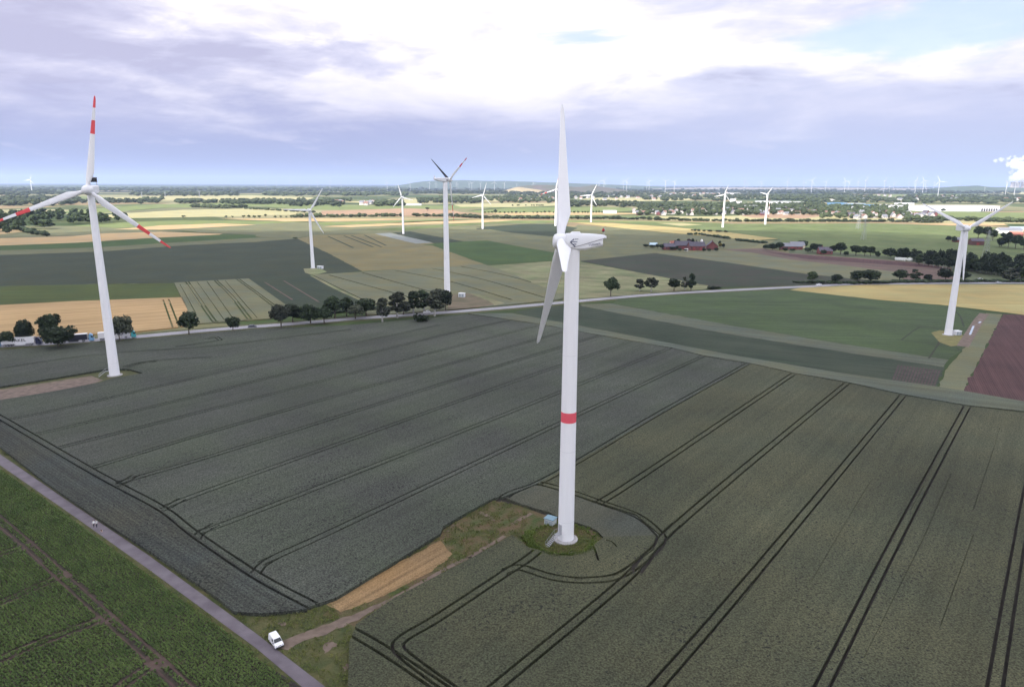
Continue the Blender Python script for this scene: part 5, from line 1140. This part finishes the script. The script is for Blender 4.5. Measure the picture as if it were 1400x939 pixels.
def person(p, rz, shirt, trousers, hair, label, h=1.72, step=.16):
    t = empty('person', p, rz); tag(t, label, 'person', 'walkers on the farm path'); s = h/1.75; t.scale = (s, s, s)
    J = [((0,0,.95),.15,.85), ((0,0,1.15),.145,.8), ((0,0,1.38),.165,.75), ((0,0,1.50),.07), ((.01,0,1.56),.055), ((.02,0,1.66),.095,.9), ((.02,0,1.73),.07)]
    E = [(0,1),(1,2),(2,3),(3,4),(4,5),(5,6)]
    for sy, st in ((-1, 1), (1, -1)):
        k = len(J); J += [((0,sy*.10,.88),.10), ((st*step*.55,sy*.10,.50),.075), ((st*step*(1.0 if st > 0 else 1.5),sy*.10,.10 if st > 0 else .14),.045), ((st*step*(1 if st > 0 else 1.5)+.13,sy*.11,.04),.035)]; E += [(0,k),(k,k+1),(k+1,k+2),(k+2,k+3)]
        k = len(J); J += [((0,sy*.20,1.40),.06), ((-st*.07,sy*.25,1.14),.045), ((-st*.10+.10,sy*.24,.92),.035), ((-st*.10+.14,sy*.235,.84),.032)]; E += [(2,k),(k,k+1),(k+1,k+2),(k+2,k+3)]
        for f in range(4): J.append(((-st*.10+.15+.012*f-.02, sy*(.225+.006*f), .765+.008*abs(f-1)), .009)); E.append((k+3, len(J)-1))
        J.append(((-st*.10+.19, sy*.21, .80), .010)); E.append((k+3, len(J)-1))
    def pick(c):
        if c.z > 1.50 or (abs(c.y) > .17 and c.z < 1.02 and c.z > .7): return 0
        if c.z > .93: return 1
        return 2 if c.z > .08 else 3
    skin_mesh('body', J, E, ([mSkin, shirt, trousers, mDk], pick), t)
    mb = MB(); V, F = lumpy(2, 3, .08, 2); mb.add([(v[0]*.112-.005, v[1]*.10, v[2]*.10+1.70) for v in V if True], [f for f in F]); 
    me = mb.build('hair', hair, t, True); bm = bmesh.new(); bm.from_mesh(me.data); bmesh.ops.delete(bm, geom=[v for v in bm.verts if v.co.x > .045 and v.co.z < 1.73], context='VERTS'); bm.to_mesh(me.data); bm.free()
    mb = MB(); mb.bar((.108, 0, 1.665), (.130, 0, 1.645), .014, 0, 5, .016); mb.build('nose', mSkin, t)
    return t
pdir = (pathL[3]-pathL[2]).normalized(); pa = math.atan2(pdir.y, pdir.x)
mShW = mat('white_shirt', (.75, .74, .74), .8); mShG = mat('pale_grey_shirt', (.50, .49, .50), .8); mTrD = mat('dark_trousers', (.03, .03, .045), .85)
person(Vector((*G(128.7, 720.8).xy, .10)), pa, mShW, mTrD, mHair, 'walker in white top and dark trousers, left of the pair on the path', 1.70)
person(Vector((*G(132.6, 721.2).xy, .10)), pa+.05, mShG, mTrD, mHairG, 'walker in pale grey top and dark trousers, right of the pair', 1.80, .12)
def dog(p, rz):
    t = empty('dog', p, rz); tag(t, 'small brown and cream dog trotting ahead of the two walkers', 'dog')
    J = [((-.22,0,.40),.085), ((0,0,.41),.09), ((.20,0,.41),.115), ((.33,0,.52),.07), ((.42,0,.60),.075), ((.54,0,.57),.035), ((-.36,0,.50),.022), ((-.44,0,.60),.015)]
    E = [(0,1),(1,2),(2,3),(3,4),(4,5),(0,6),(6,7)]
    for sy in (-1, 1):
        k = len(J); J += [((.20,sy*.075,.30),.045), ((.22+sy*.04,sy*.075,.15),.028), ((.23+sy*.06,sy*.075,.025),.026)]; E += [(2,k),(k,k+1),(k+1,k+2)]
        k = len(J); J += [((-.20,sy*.075,.32),.06), ((-.15-sy*.03,sy*.08,.24),.035), ((-.27-sy*.04,sy*.08,.13),.024), ((-.24-sy*.05,sy*.08,.025),.026)]; E += [(0,k),(k,k+1),(k+1,k+2),(k+2,k+3)]
        J.append(((.40, sy*.06, .70), .022)); E.append((4, len(J)-1))
    skin_mesh('body', J, E, ([mat('dog_brown', (.10, .05, .03), .8), mat('dog_cream', (.55, .42, .32), .8)], lambda c: 1 if c.z < .33 or c.x > .46 else 0), t)
    return t
dog(Vector((*G(139.2, 727.6).xy, .10)), pa)

# ------------------------------------------------------------------ buildings
mBrick = mat('red_brick', (.16, .06, .056), .9, .2, .25); mRoofD = mat('purple_slate', (.085, .075, .095), .7, .2, .3); mRoofR = mat('red_tiles', (.30, .115, .085), .8, .15, .3)
mRoofG = mat('grey_sheet_roof', (.17, .175, .20), .6, .1, .1); mWallW = mat('white_render', (.74, .72, .70), .8); mWallC = mat('cream_render', (.55, .45, .36), .8); mWin = mat('window_dark', (.03, .035, .04), .2)
def building(px, rz, L, W, wall_h, roof_h, mw, mr, name, label, cat, group=None, doors=0, wins=0, chim=False):
    t = empty(name, G(*px), rz); tag(t, label, cat, group)
    mb = MB(); mb.prism([(-W/2, -.2), (W/2, -.2), (W/2, wall_h), (0, wall_h+roof_h-.15), (-W/2, wall_h)], -L/2, L/2); o = mb.build('walls', mw, t); o.rotation_euler.z = math.pi/2
    mb = MB()
    for sg in (-1, 1):
        a = Vector((sg*(W/2+.4), wall_h-.25)); b = Vector((0, wall_h+roof_h)); 
        mb.prism([(a.x, a.y), (b.x, b.y), (b.x, b.y+.25), (a.x, a.y+.25)], -L/2-.4, L/2+.4)
    rf = mb.build('roof', mr, t); rf.rotation_euler.z = math.pi/2
    if chim: mb = MB(); mb.box((.0, L*.22, wall_h+roof_h+.5), (.8, .8, 1.8)); mb.build('chimney', mBrick, rf)
    for i in range(doors):
        x = L*((i+.7)/(doors+.4)-.5); mb = MB(); mb.box((x, -W/2-.03, 1.7), (3.2, .08, 3.4)); mb.build('door', mat('barn_door', (.24, .05, .05), .7), t)
    for i in range(wins):
        x = L*((i+.5)/wins-.5)
        for sy in (-1, 1):
            mb = MB(); mb.box((x, sy*(W/2+.02), wall_h*.6), (1.2, .06, 1.2)); mb.build('window', mWin, t)
    return t
Bf = 'buildings of the brick farm'
building((951.5, 342), R(3), 18.5, 11, 5.2, 4.5, mBrick, mRoofD, 'barn', 'long red brick barn with slate roof at the farm centre', 'barn', Bf, 2, 4)
building((932.5, 340.5), R(3), 19, 12, 4.6, 5, mBrick, mRoofD, 'barn', 'barn with large dark roof left of the farm centre', 'barn', Bf, 1, 0)
building((914.5, 341.5), R(5), 14, 9, 4.0, 3.6, mBrick, mRoofD, 'barn', 'low slate-roofed barn near the farm hedge trees', 'barn', Bf, 0, 3)
building((973, 341), R(80), 12, 13, 4.4, 5.6, mBrick, mRoofD, 'farmhouse', 'brick farmhouse with broad gable beside the yellow tree', 'farmhouse', Bf, 0, 3, True)
building((893, 337), R(0), 9, 7, 2.6, 1.8, mat('pale_blue_wall', (.55, .62, .68), .7), mat('pale_blue_roof', (.42, .54, .64), .6), 'shed', 'pale blue roofed shed at the left end of the brick farm', 'shed', Bf)
building((919.5, 336.5), R(5), 7, 6, 3.4, 3, mWallW, mRoofR, 'house', 'small white house with red roof behind the farm barns', 'house', Bf, 0, 2)
t = empty('silo', G(958.8, 339)); tag(t, 'small white silo behind the long brick barn', 'silo', Bf)
mb = MB(); mb.lathe([(1.5, 0), (1.5, 9), (.9, 10.2), (.1, 10.6)], 16); mb.build('tank', mWallW, t, True); mb = MB(); mb.lathe([(.35, 10.4), (.35, 10.9), (.05, 11)], 8); mb.build('lid', mGrey, t, True)
building((938, 343.3), 0, 3.2, 3, 2.2, .5, mWallW, mWallW, 'shed', 'little white shed in front of the brick farm', 'shed', Bf)
Bg = 'buildings of the grey-roofed farm'
building((1081, 341), R(-4), 24, 12, 4, 3.5, mBrick, mRoofG, 'barn', 'long grey-roofed barn among dark trees at right', 'barn', Bg, 1, 2)
building((1089, 339), R(-4), 16, 12, 4, 3.5, mWallC, mRoofG, 'barn', 'second grey-roofed barn standing behind the long one', 'barn', Bg)
building((1127, 347.5), R(-5), 14, 10, 4, 4, mBrick, mRoofD, 'house', 'dark-roofed brick house between trees near the fallow field', 'house', Bg, 0, 3, True)
Bh = 'buildings behind the right turbine'
building((1334, 335), R(-8), 15, 10, 5.5, 3, mat('brown_cladding', (.12, .06, .055), .85), mRoofD, 'shed', 'brown clad shed behind the right-hand turbine tower', 'shed', Bh, 1)
building((1311, 331), R(-5), 14, 10, 3.5, 3, mBrick, mRoofG, 'shed', 'grey-roofed shed left of the right-hand turbine hub', 'shed', Bh)
building((1378, 319), R(-8), 34, 20, 5, 4, mWallW, mRoofG, 'hall', 'wide pale-roofed farm hall at the right edge', 'hall', Bh)
building((1392, 316), R(-8), 30, 18, 4, 3.5, mWallC, mat('blue_grey_roof', (.26, .30, .36), .6), 'hall', 'blue-grey roofed hall behind the wide farm hall', 'hall', Bh)
building((1388, 323), R(-8), 18, 9, 4, 3, mBrick, mRoofR, 'barn', 'red-roofed barn in front of the pale farm hall', 'barn', Bh)
# flat-roofed halls of the far towns
def hall(x0, x1, yt, yb, mw, mr, label, depth=40, stripes=False):
    a = G(x0, yb); b = G(x1, yb); mid = (a+b)/2; L = (b-a).length; h = (yb-yt)*MPP(mid)*.9; rz = math.atan2((b-a).y, (b-a).x)
    t = empty('hall', mid, rz); tag(t, label, 'hall', 'industrial halls of the far towns')
    mb = MB(); mb.box((0, depth/2, h/2), (L, depth, h)); w = mb.build('walls', mw, t)
    mb = MB(); mb.box((0, depth/2, h+.4), (L+1, depth+1, .8)); mb.build('roof', mr, t)
    if stripes:
        for i in range(7): mb = MB(); mb.box((L*(.27+i*.032), -.3, h*.3), (L*.018, .5, h*.5)); mb.build('loading_gate', mWin, t)
    return t
mHw = mat('hall_white', (.60, .60, .62), .6); mHb = mat('hall_blue', (.13, .25, .40), .6); mHy = mat('hall_yellow', (.55, .40, .14), .7); mHg = mat('hall_grey', (.42, .43, .46), .6)
hall(1262, 1366, 281.5, 289.3, mHw, mHw, 'very long white warehouse behind the right turbine rotor', 70, True)
hall(1114, 1130, 277.5, 280.3, mHy, mHy, 'yellow-walled hall left of the blue halls', 30)
hall(1132, 1158, 277.2, 280, mHb, mHb, 'left one of the two blue halls', 30)
hall(1184, 1201, 280, 283.2, mHb, mHb, 'right one of the two blue halls', 30)
hall(1160, 1183, 278.2, 282, mHb, mHw, 'white-roofed hall between the two blue halls', 30)
hall(1165, 1186, 282.5, 285, mHw, mHw, 'low white hall below the right blue hall', 30)
hall(1038, 1056, 275, 278, mHw, mHw, 'bright white hall left of the paired turbine tower', 40)
hall(1058, 1081, 275.3, 278.5, mHw, mHg, 'bright white hall just right of the paired turbine tower', 40)
hall(1082, 1102, 276.2, 279, mHw, mHw, 'white hall right of the paired turbine, second along', 40)
hall(1018, 1037, 281.3, 283.8, mHg, mHw, 'pale grey low hall between the paired turbines', 40)
hall(998, 1012, 263.8, 266, mHw, mHw, 'far white hall above the paired turbines', 50)
hall(1206, 1222, 280, 283.5, mHw, mHg, 'small white hall right of the blue halls', 30)
hall(1222, 1240, 281, 285.5, mHw, mHw, 'white hall touching the village trees at right', 30)
hall(1243, 1258, 281.5, 286.5, mHw, mHg, 'square white hall left of the very long warehouse', 30)
hall(1229, 1250, 277.5, 280, mHw, mHw, 'white hall standing behind the square white hall', 30)
hall(826, 843, 288, 292, mHw, mat('white_roof', (.72, .72, .74), .6), 'long white building at the left end of the near village', 16)
hall(553, 576, 279, 281, mHw, mHw, 'low white greenhouse hall beside the far hamlet', 30)
hall(1000, 1006, 271.5, 277.5, mHw, mHw, 'white cube-like tower block in the far built-up belt', 16)
hall(1007, 1014, 275, 279, mHw, mHg, 'white block beside the cube-like tower block', 16)
hall(1120, 1142, 272.8, 274.6, mHw, mHg, 'thin pale hall behind the yellow-walled hall', 30)
# houses of the far villages: each one a thing
HM = {}
def house_mesh(i, mw, mr):
    k = (i, mw.name, mr.name)
    if k not in HM:
        L, W, wh, rh = [(11, 9, 5, 4), (13, 9, 4, 5), (9, 9, 6, 3.6), (15, 10, 4.5, 4)][i]
        mb = MB(); mb.prism([(-W/2, 0), (W/2, 0), (W/2, wh), (0, wh+rh-.1), (-W/2, wh)], -L/2, L/2, 0)
        for sg in (-1, 1): mb.prism([(sg*(W/2+.4), wh-.25), (0, wh+rh), (0, wh+rh+.3), (sg*(W/2+.4), wh+.05)], -L/2-.4, L/2+.4, 1)
        for sg in (-1, 1):
            for y in (-L*.25, L*.25): mb.box((sg*(W/2+.02), y, wh*.55), (.06, 1.4, 1.3), 2)
        me = mesh('house', mb.v, mb.f, [mw, mr, mWin], mb.mi); bm = bmesh.new(); bm.from_mesh(me); bmesh.ops.recalc_face_normals(bm, faces=bm.faces); bm.to_mesh(me); bm.free(); HM[k] = me
    return HM[k]
mRoofP = mat('faded_tiles', (.20, .115, .095), .8); mWallH = mat('old_render', (.50, .47, .45), .85)
def village(x0, x1, y0, y1, nw, nr, nd, place, sc=1.0):
    for n, mw, mr, txt in ((nw, mWallH, mRoofG, 'white houses'), (nr, mWallH, mRoofP, 'red-roofed houses'), (nd, mBrick, mRoofD, 'brick houses')):
        L = []
        for i in range(n):
            o = ob('house', house_mesh(random.randint(0, 3), mw, mr)); q = random.random()
            o.location = G(x0+(x1-x0)*(i+random.uniform(.1, .9))/n, y0+(y1-y0)*q); o.rotation_euler.z = random.choice([0, math.pi/2])+random.uniform(-.3, .3); s = sc*random.uniform(.9, 1.25); o.scale = (s, s, s); L.append(o)
        if L: number_labels(L, txt+' '+place, 'house', txt+' '+place)
village(862, 962, 288, 294.6, 12, 12, 4, 'in the near village right of the white building', .95)
village(962, 1135, 287.5, 295, 18, 20, 6, 'in the near village below the paired turbines', .95)
village(1136, 1236, 292, 299.5, 10, 10, 6, 'in the right village', .95)
village(1236, 1278, 294, 299.5, 4, 2, 5, 'at the right end of the right village', 1.1)
village(770, 905, 267.5, 274.5, 14, 10, 0, 'in the far village right of the slag heap', 1.3)
village(675, 765, 268.5, 275.5, 8, 8, 0, 'in the village below the slag heap', 1.2)
village(1160, 1320, 266.5, 276, 18, 16, 0, 'in the town above the blue halls', 1.3)
village(880, 1000, 262, 270.5, 12, 8, 0, 'in the far built-up belt', 1.4)
village(494, 512, 279, 281, 3, 3, 0, 'in the far hamlet', 1.5)
village(1340, 1420, 271, 277, 6, 5, 0, 'in the wood at the far right', 1.6)
village(455, 470, 276.5, 279.5, 2, 2, 0, 'at the hamlet left edge', 1.4)
# wrapped bales in front of the dark wood
BL_ = []
for i in range(8):
    x = 1226+i*2.3+(3 if i > 5 else 0); mb = MB(); mb.lathe([(.05, -.9), (.9, -.88), (1.0, -.7), (1.0, .7), (.9, .88), (.05, .9)], 14, 0, 'x'); o = mb.build('silage_bale', mat('bale_wrap', (.74, .75, .74), .35), None, True)
    o.location = G(x, 355.6+i*.22, 0)+Vector((0, 0, 1.0)); o.scale = (1.5, 1.6, 1.6); o.rotation_euler.z = R(10); o.location.z = 1.6; BL_.append(o)
number_labels(BL_, 'white wrapped bales in front of the dark wood', 'bale', 'white wrapped bales')
# power line pylons
def pylon(px, top, label, s=1.0):
    p = G(*px); H = (px[1]-top)*MPP(p)*1.02; t = empty('pylon', p, R(20)); tag(t, label, 'pylon', 'lattice pylons'); w = H*.085; r = .085*s
    mb = MB(); K = 9
    def c(i, q): sg = [(-1,-1),(1,-1),(1,1),(-1,1)][i]; ww = w*(1-q*.86); return Vector((sg[0]*ww, sg[1]*ww, q*H))
    for i in range(4): mb.bar(c(i, 0), c(i, 1), r*1.3)
    for k in range(K):
        q0, q1 = (k/K)**.8, ((k+1)/K)**.8
        for i in range(4): mb.bar(c(i, q0), c((i+1) % 4, q1), r*.7); mb.bar(c((i+1) % 4, q0), c(i, q1), r*.7)
    mb.build('lattice_mast', mSteel, t)
    for q, ln in ((.66, .17), (.79, .22), (.92, .15)):
        mb = MB()
        for sg in (-1, 1): mb.bar((0, 0, q*H+.5), (sg*ln*H, 0, q*H), r); mb.bar((0, 0, q*H-.6), (sg*ln*H, 0, q*H), r); mb.bar((sg*ln*H, 0, q*H), (sg*ln*H, 0, q*H-1.3), r*.8)
        mb.build('cross_arm', mSteel, t)
pylon((1346.5, 356), 315.5, 'lattice pylon rising from the dark wood at right')
pylon((1180.3, 328), 299.5, 'pale lattice pylon in the broad green field', 1.3)
pylon((1173.3, 313), 287.5, 'thin lattice pylon at the back of the green field', 1.6)
pylon((194, 269), 262.5, 'faint far pylon right of the striped turbine hub, left one', 3.5)
pylon((226, 269), 262.5, 'faint far pylon behind the striped blade, right one', 3.5)
pylon((273, 270.5), 261.5, 'faint far pylon beyond the sunlit meadow', 3.5)
# red and white radio mast behind the right one of the paired turbines
p = G(1050.5, 297); t = empty('radio_mast', p); tag(t, 'red and white radio mast behind the right paired turbine', 'radio mast'); H = 25*MPP(p)
for k in range(7): mb = MB(); mb.bar((0, 0, H*k/7), (0, 0, H*(k+1)/7), 1.6-.16*k, 0, 8, 1.6-.16*(k+1)); mb.build('mast_section', [mRoofP, mHw][k % 2], t)
# ------------------------------------------------------------------ hills on the skyline
def hill(name, prof, D, depth, m, label):
    """prof: photo points along the crest; real ridge of that height at distance D"""
    P = [AT(x, y, D) for x, y in prof]; pl = polyline([(p.x, p.z) for p in P], 6); V = []; F = []; nx = len(pl); ny = 15
    for j in range(ny):
        q = j/(ny-1)*2-1; hh = (math.cos(q*math.pi)*.5+.5)
        for i, p in enumerate(pl):
            z = max(p.y, 0)*hh*(1+.10*noise.noise(Vector((p.x/300, j*.9, 1)))) - 1
            V.append((p.x, D+q*depth*(1+.15*noise.noise(Vector((p.x/500, q, 4)))), z))
    for j in range(ny-1):
        for i in range(nx-1): F.append((j*nx+i, j*nx+i+1, (j+1)*nx+i+1, (j+1)*nx+i))
    me = mesh(name, V, F, [m], None, True); tag(ob(name, me), label, 'hill', kind='structure')
mHill = mat('hill_wood', (.045, .065, .035), .95, .2, .006); mSlag = mat('slag_brown', (.10, .075, .07), .95, .25, .01, col2=(.06, .07, .04), detail=7); mSand = mat('bare_sand', (.28, .225, .13), .95, .15, .01)
hill('hill', [(520,257.5),(548,253),(575,248.5),(610,246.5),(660,247),(720,248.5),(780,250.5),(840,252.5),(900,255)], 13500, 1400, mHill, 'long blue ridge on the horizon behind the banded turbine')
hill('hill', [(672,265),(690,261),(702,257),(716,254),(735,253),(755,253.5),(775,254.5),(790,255.5),(806,254),(812,253.5),(825,256),(845,258.5),(870,262)], 6500, 420, mSlag, 'flat-topped brown slag heap left of the foreground blade')
hill('hill', [(668,266),(684,262.5),(697,258.5),(708,256),(722,257.5),(740,260),(756,264)], 6250, 260, mSand, 'bare sandy flank of the slag heap')
hill('hill', [(1270,259),(1295,256),(1315,254.5),(1335,254),(1350,255.5),(1380,256.5),(1420,257),(1480,257.5),(1540,260)], 9500, 500, mHill, 'low dark hill on the right horizon')
hill('hill', [(-200,258),(-60,254.5),(80,253.5),(220,254),(360,255),(480,256),(560,258)], 12500, 700, mHill, 'low wooded rise along the left horizon')
hill('hill', [(860,259),(960,256.5),(1080,256.8),(1180,257),(1290,258.5)], 12000, 600, mat('pit_sand', (.20, .175, .16), .95, .2, .01), 'pale open-cast edge along the right horizon')
# ------------------------------------------------------------------ power station and its steam at the right edge
CT = []
for x in (1385, 1391.5, 1399.5, 1409):
    p = AT(x, 249.5, 10500); t = empty('cooling_tower', (p.x, p.y, 0)); mb = MB(); Ht = p.z; mb.lathe([(44, 0), (34, Ht*.35), (27, Ht*.72), (29, Ht)], 20); mb.build('shell', mat('tower_concrete', (.40, .36, .36), .9), t, True)
    mb = MB(); mb.lathe([(29.5, Ht), (29.5, Ht+3), (27, Ht+3), (27, Ht)], 20); mb.build('rim', mConc, t, True); CT.append(t)
number_labels(CT, 'cooling towers under the steam plume', 'cooling tower', 'cooling towers')
VV = []; FF = []; k = 0; g = random.Random(5)
for i in range(170):
    q = (i/169)**1.2; cx = 1401-q*5+g.gauss(0, 8)*(.8+q*.5); cy = 248.5-q*33+g.uniform(-4, 4)
    if q > .5: cx -= (q-.5)*60*g.random()**1.3
    p = AT(cx, cy, 10500+g.uniform(-150, 150)); r = (20+g.uniform(0, 42)*g.random())*(1 if q < .55 else 1.45-q*.95)
    V, F = lumpy(3, i, .8, 2.0); VV.append(V*np.array([r*1.25, r, r*.9])+np.array(p[:])); FF.append(F+k); k += len(V)
mt = bpy.data.materials.new('steam'); mt.use_nodes = True; mt.node_tree.nodes.clear(); out = mt.node_tree.nodes.new('ShaderNodeOutputMaterial'); sv_ = mt.node_tree.nodes.new('ShaderNodeVolumePrincipled'); sv_.inputs['Color'].default_value = (1, 1, 1, 1); sv_.inputs['Density'].default_value = .012
mt.node_tree.links.new(sv_.outputs[0], out.inputs['Volume']); SC.cycles.volume_bounces = 4
so_ = ob('steam', npmesh('steam', np.vstack(VV), np.vstack(FF), mt, True)); rm = so_.modifiers.new('r', 'REMESH'); rm.mode = 'VOXEL'; rm.voxel_size = 5
tag(so_, 'bright white steam plume rising at the right horizon', 'steam', kind='stuff')

# ------------------------------------------------------------------ leaves of the beet field, weeds, grass tufts
def clumps(name, pts, h, r, nleaf, m, label, cat, seed=1, wide=.45, up=.5):
    """pts (n,3): each a rosette of nleaf bent leaves"""
    g = np.random.default_rng(seed); P = np.asarray(pts, dtype=float); n = len(P)
    base = np.repeat(P, nleaf, 0); N = len(base); a = g.uniform(0, 6.283, N); rr = r*g.uniform(.6, 1.25, N); hh = h*g.uniform(.55, 1.15, N)
    d = np.stack([np.cos(a), np.sin(a), np.zeros(N)], 1); s = np.stack([-np.sin(a), np.cos(a), np.zeros(N)], 1); z = np.array([0, 0, 1.])
    w = (r*wide*g.uniform(.7, 1.2, N))[:, None]; rr = rr[:, None]; hh = hh[:, None]
    V = np.stack([base+z*.02, base+d*rr*.5+s*w*.5+z*hh*.8, base+d*rr+z*hh*(up+.5), base+d*rr*.5-s*w*.5+z*hh*.8], 1).reshape(-1, 3)
    F = np.arange(N*4).reshape(-1, 4); return tag(ob(name, npmesh(name, V, F, m)), label, cat, kind='stuff')
def dist_to(P, pl):
    A = np.array([q[:] for q in pl[:-1]]); B = np.array([q[:] for q in pl[1:]])-A; out = np.full(len(P), 1e9)
    for a, b in zip(A, B):
        d = P-a; t = np.clip((d*b).sum(1)/max((b*b).sum(), 1e-9), 0, 1); out = np.minimum(out, np.hypot(*(d-t[:, None]*b).T))
    return out
def np_inside(P, poly):
    x, y = P[:, 0], P[:, 1]; res = np.zeros(len(P), bool); q = np.array([p[:] for p in poly])
    for (x0, y0), (x1, y1) in zip(q, np.roll(q, -1, 0)):
        if y0 == y1: continue
        res ^= ((y0 > y) != (y1 > y)) & (x < (x1-x0)*(y-y0)/(y1-y0)+x0)
    return res
def build_beet():
    poly = gp(beet_poly); ang = math.atan2((pathL[4]-pathL[1]).y, (pathL[4]-pathL[1]).x); ca, sa = math.cos(ang), math.sin(ang)
    o = np.array(pathR[1][:]); pts = []
    us = np.arange(-30, 190, .36); ws = np.arange(.6, 120, .52)
    U, W = np.meshgrid(us, ws); g = np.random.default_rng(3); U = U+g.uniform(-.14, .14, U.shape); W = W+g.normal(0, .05, W.shape)
    P = np.stack([o[0]+ca*U+sa*W*1.0, o[1]+sa*U-ca*W], -1).reshape(-1, 2)
    P = P[np_inside(P, poly)]
    vis = np.array([-60 < PIX((x, y, 0))[0] < 470 and PIX((x, y, 0))[1] < 990 for x, y in P]); P = P[vis]
    tr = [[(-60,664),(30,738),(90,793),(150,847),(215,905),(290,975)], [(0,760-2),(40,745),(50,742)], [(-30,838),(50,803),(86,786)], [(-40,918),(60,877),(150,843)], [(150,950),(200,915),(222,905)]]
    keep = np.ones(len(P), bool); tracks = []
    for t in tr:
        pl = polyline(gp(t)); tracks.append(pl)
        for s in (-.9, .9): keep &= dist_to(P, offset(pl, s)) > .34
    keep &= ~((dist_to(P, tracks[0]) < 1.3) & (g.random(len(P)) < .25))
    P = P[keep]
    clumps('beet_leaves', np.column_stack([P, np.full(len(P), .03)]), .38, .33, 5, mBeetLeaf, 'dense rows of green beet plants left of the farm path', 'beet', 4, .75, .35)
    zz = .040
    for t in tracks:
        for s in (-.9, .9): zz += .004; ribbon('path', offset(t, s), .30, zz, mTrackE, 'bare reddish wheel track through the beet', 'track')
    for x, y, r in ((88,786,2.2), (152,845,2.6), (222,905,2.8), (215,898,1.6)):
        c = G(x, y).xy; zz += .005; q_ = [r*(.7+.5*random.random()) for _ in range(10)]; sheet('ground', [c+Vector((math.cos(a)*k_*1.2, math.sin(a)*k_*.7)) for a, k_ in zip(np.linspace(0, 6.28, 11)[:-1], q_)], zz, mBareB, 'bare reddish turning spot in the beet', 'bare earth')
mBeetLeaf = foliage('beet_leaf', (.034, .062, .017), (.084, .116, .034), .15); mTrackE = mat('track_earth', (.070, .044, .038), .95, .3, .6)
mBareB = mat('turning_spot_earth', (.075, .050, .042), .95, .3, .6)
build_beet()
# raised grassy mound at the tower foot with a rim of tall weeds
def build_mound():
    c = tm.location+Vector((-.7, .2, 0)); V = []; F = []; n = 48; rings = [(0, .5), (4.6, .5), (6.2, .42), (7.5, .2), (8.4, .05)]
    for r, z in rings:
        for i in range(n): a = 2*math.pi*i/n; q = r*(1+.07*math.sin(3*a+1)+.04*math.sin(7*a)); V.append((c.x+q*math.cos(a)*1.04, c.y+q*math.sin(a)*1.02, z+.03))
    for j in range(len(rings)-1):
        for i in range(n): F.append((j*n+i, j*n+(i+1) % n, (j+1)*n+(i+1) % n, (j+1)*n+i))
    tag(ob('ground', mesh('ground', V, F, [mGrassD], None, True)), 'low grassy mound under the foreground tower', 'mound', kind='structure')
    g = np.random.default_rng(9); N = 5200; a = g.uniform(0, 6.283, N); r = np.where(g.random(N) < .62, g.normal(7.4, .55, N)+.35*np.sin(a*5), 7.6*np.sqrt(g.random(N)))
    ok = (r > 2.6) & ((r < 6.6) | (np.sin(a+.35) < -.15-.5*g.random(N)+.4) | (g.random(N) < .05)) & (g.random(N) < .8); a = a[ok]; r = r[ok]
    z = np.interp(r, [0, 4.6, 6.2, 7.5, 8.4], [.5, .5, .42, .2, .05])
    P = np.column_stack([c.x+r*np.cos(a), c.y+r*np.sin(a), z]); rim = r > 6.5
    clumps('weeds', P[rim], .55, .40, 5, foliage('weed_leaf', (.040, .075, .012), (.125, .155, .032), .4), 'tall dark weeds round the rim of the tower mound', 'weeds', 5, .5, .5)
    clumps('grass', P[~rim], .3, .3, 5, mTuft, 'short grass tufts on the tower mound', 'grass', 6, .3, .6)
mTuft = foliage('tuft_leaf', (.042, .070, .013), (.125, .125, .034), .2)
build_mound()
def tufts(poly, dens, h, label, seed, avoid=()):
    pg = gp(poly); q = np.array([p[:] for p in pg]); g = np.random.default_rng(seed); lo, hi = q.min(0), q.max(0); n = int((hi-lo).prod()*dens)
    P = lo+(hi-lo)*g.random((n, 2)); P = P[np_inside(P, pg)]
    for av in avoid: P = P[~np_inside(P, gp(av))]
    nz = np.array([noise.fractal(Vector((x*.35, y*.35, 2)), 1, 2, 3) for x, y in P]); P = P[nz > -.12]
    clumps('grass', np.column_stack([P, np.full(len(P), .06)]), h, .32, 4, mTuft, label, 'grass', seed, .3, .6)
stubp = [(447,827),(458,820),(520,783),(602,739),(617,757),(612,765),(590,780),(540,808),(490,829),(464,838)]
tufts([(602,733),(606,723),(640,703),(675,684),(720,694),(722,735),(700,735),(660,758),(640,769),(540,821),(487,858),(470,850),(440,842),(460,822)], 5, .3, 'grass tufts on the apron leading to the tower', 21, [stubp, trk])
tufts([(300,822),(330,842),(410,838),(460,824),(470,836),(487,857),(478,882),(474,960),(446,939),(350,865),(330,848)], 5, .35, 'grass tufts beside the farm path junction', 22, [trk, [(370,876),(388,870),(392,890),(376,892)]])
tufts([(0,606),(133,704),(299,816),(345,860),(200,756),(0,619)], 4, .35, 'grass strip between farm path and wheat', 23)
tufts([(0,638),(90,700),(200,778),(350,889),(406,938),(398,938),(340,893),(120,724),(0,643)], 5, .3, 'thin grass strip between farm path and beet', 24)
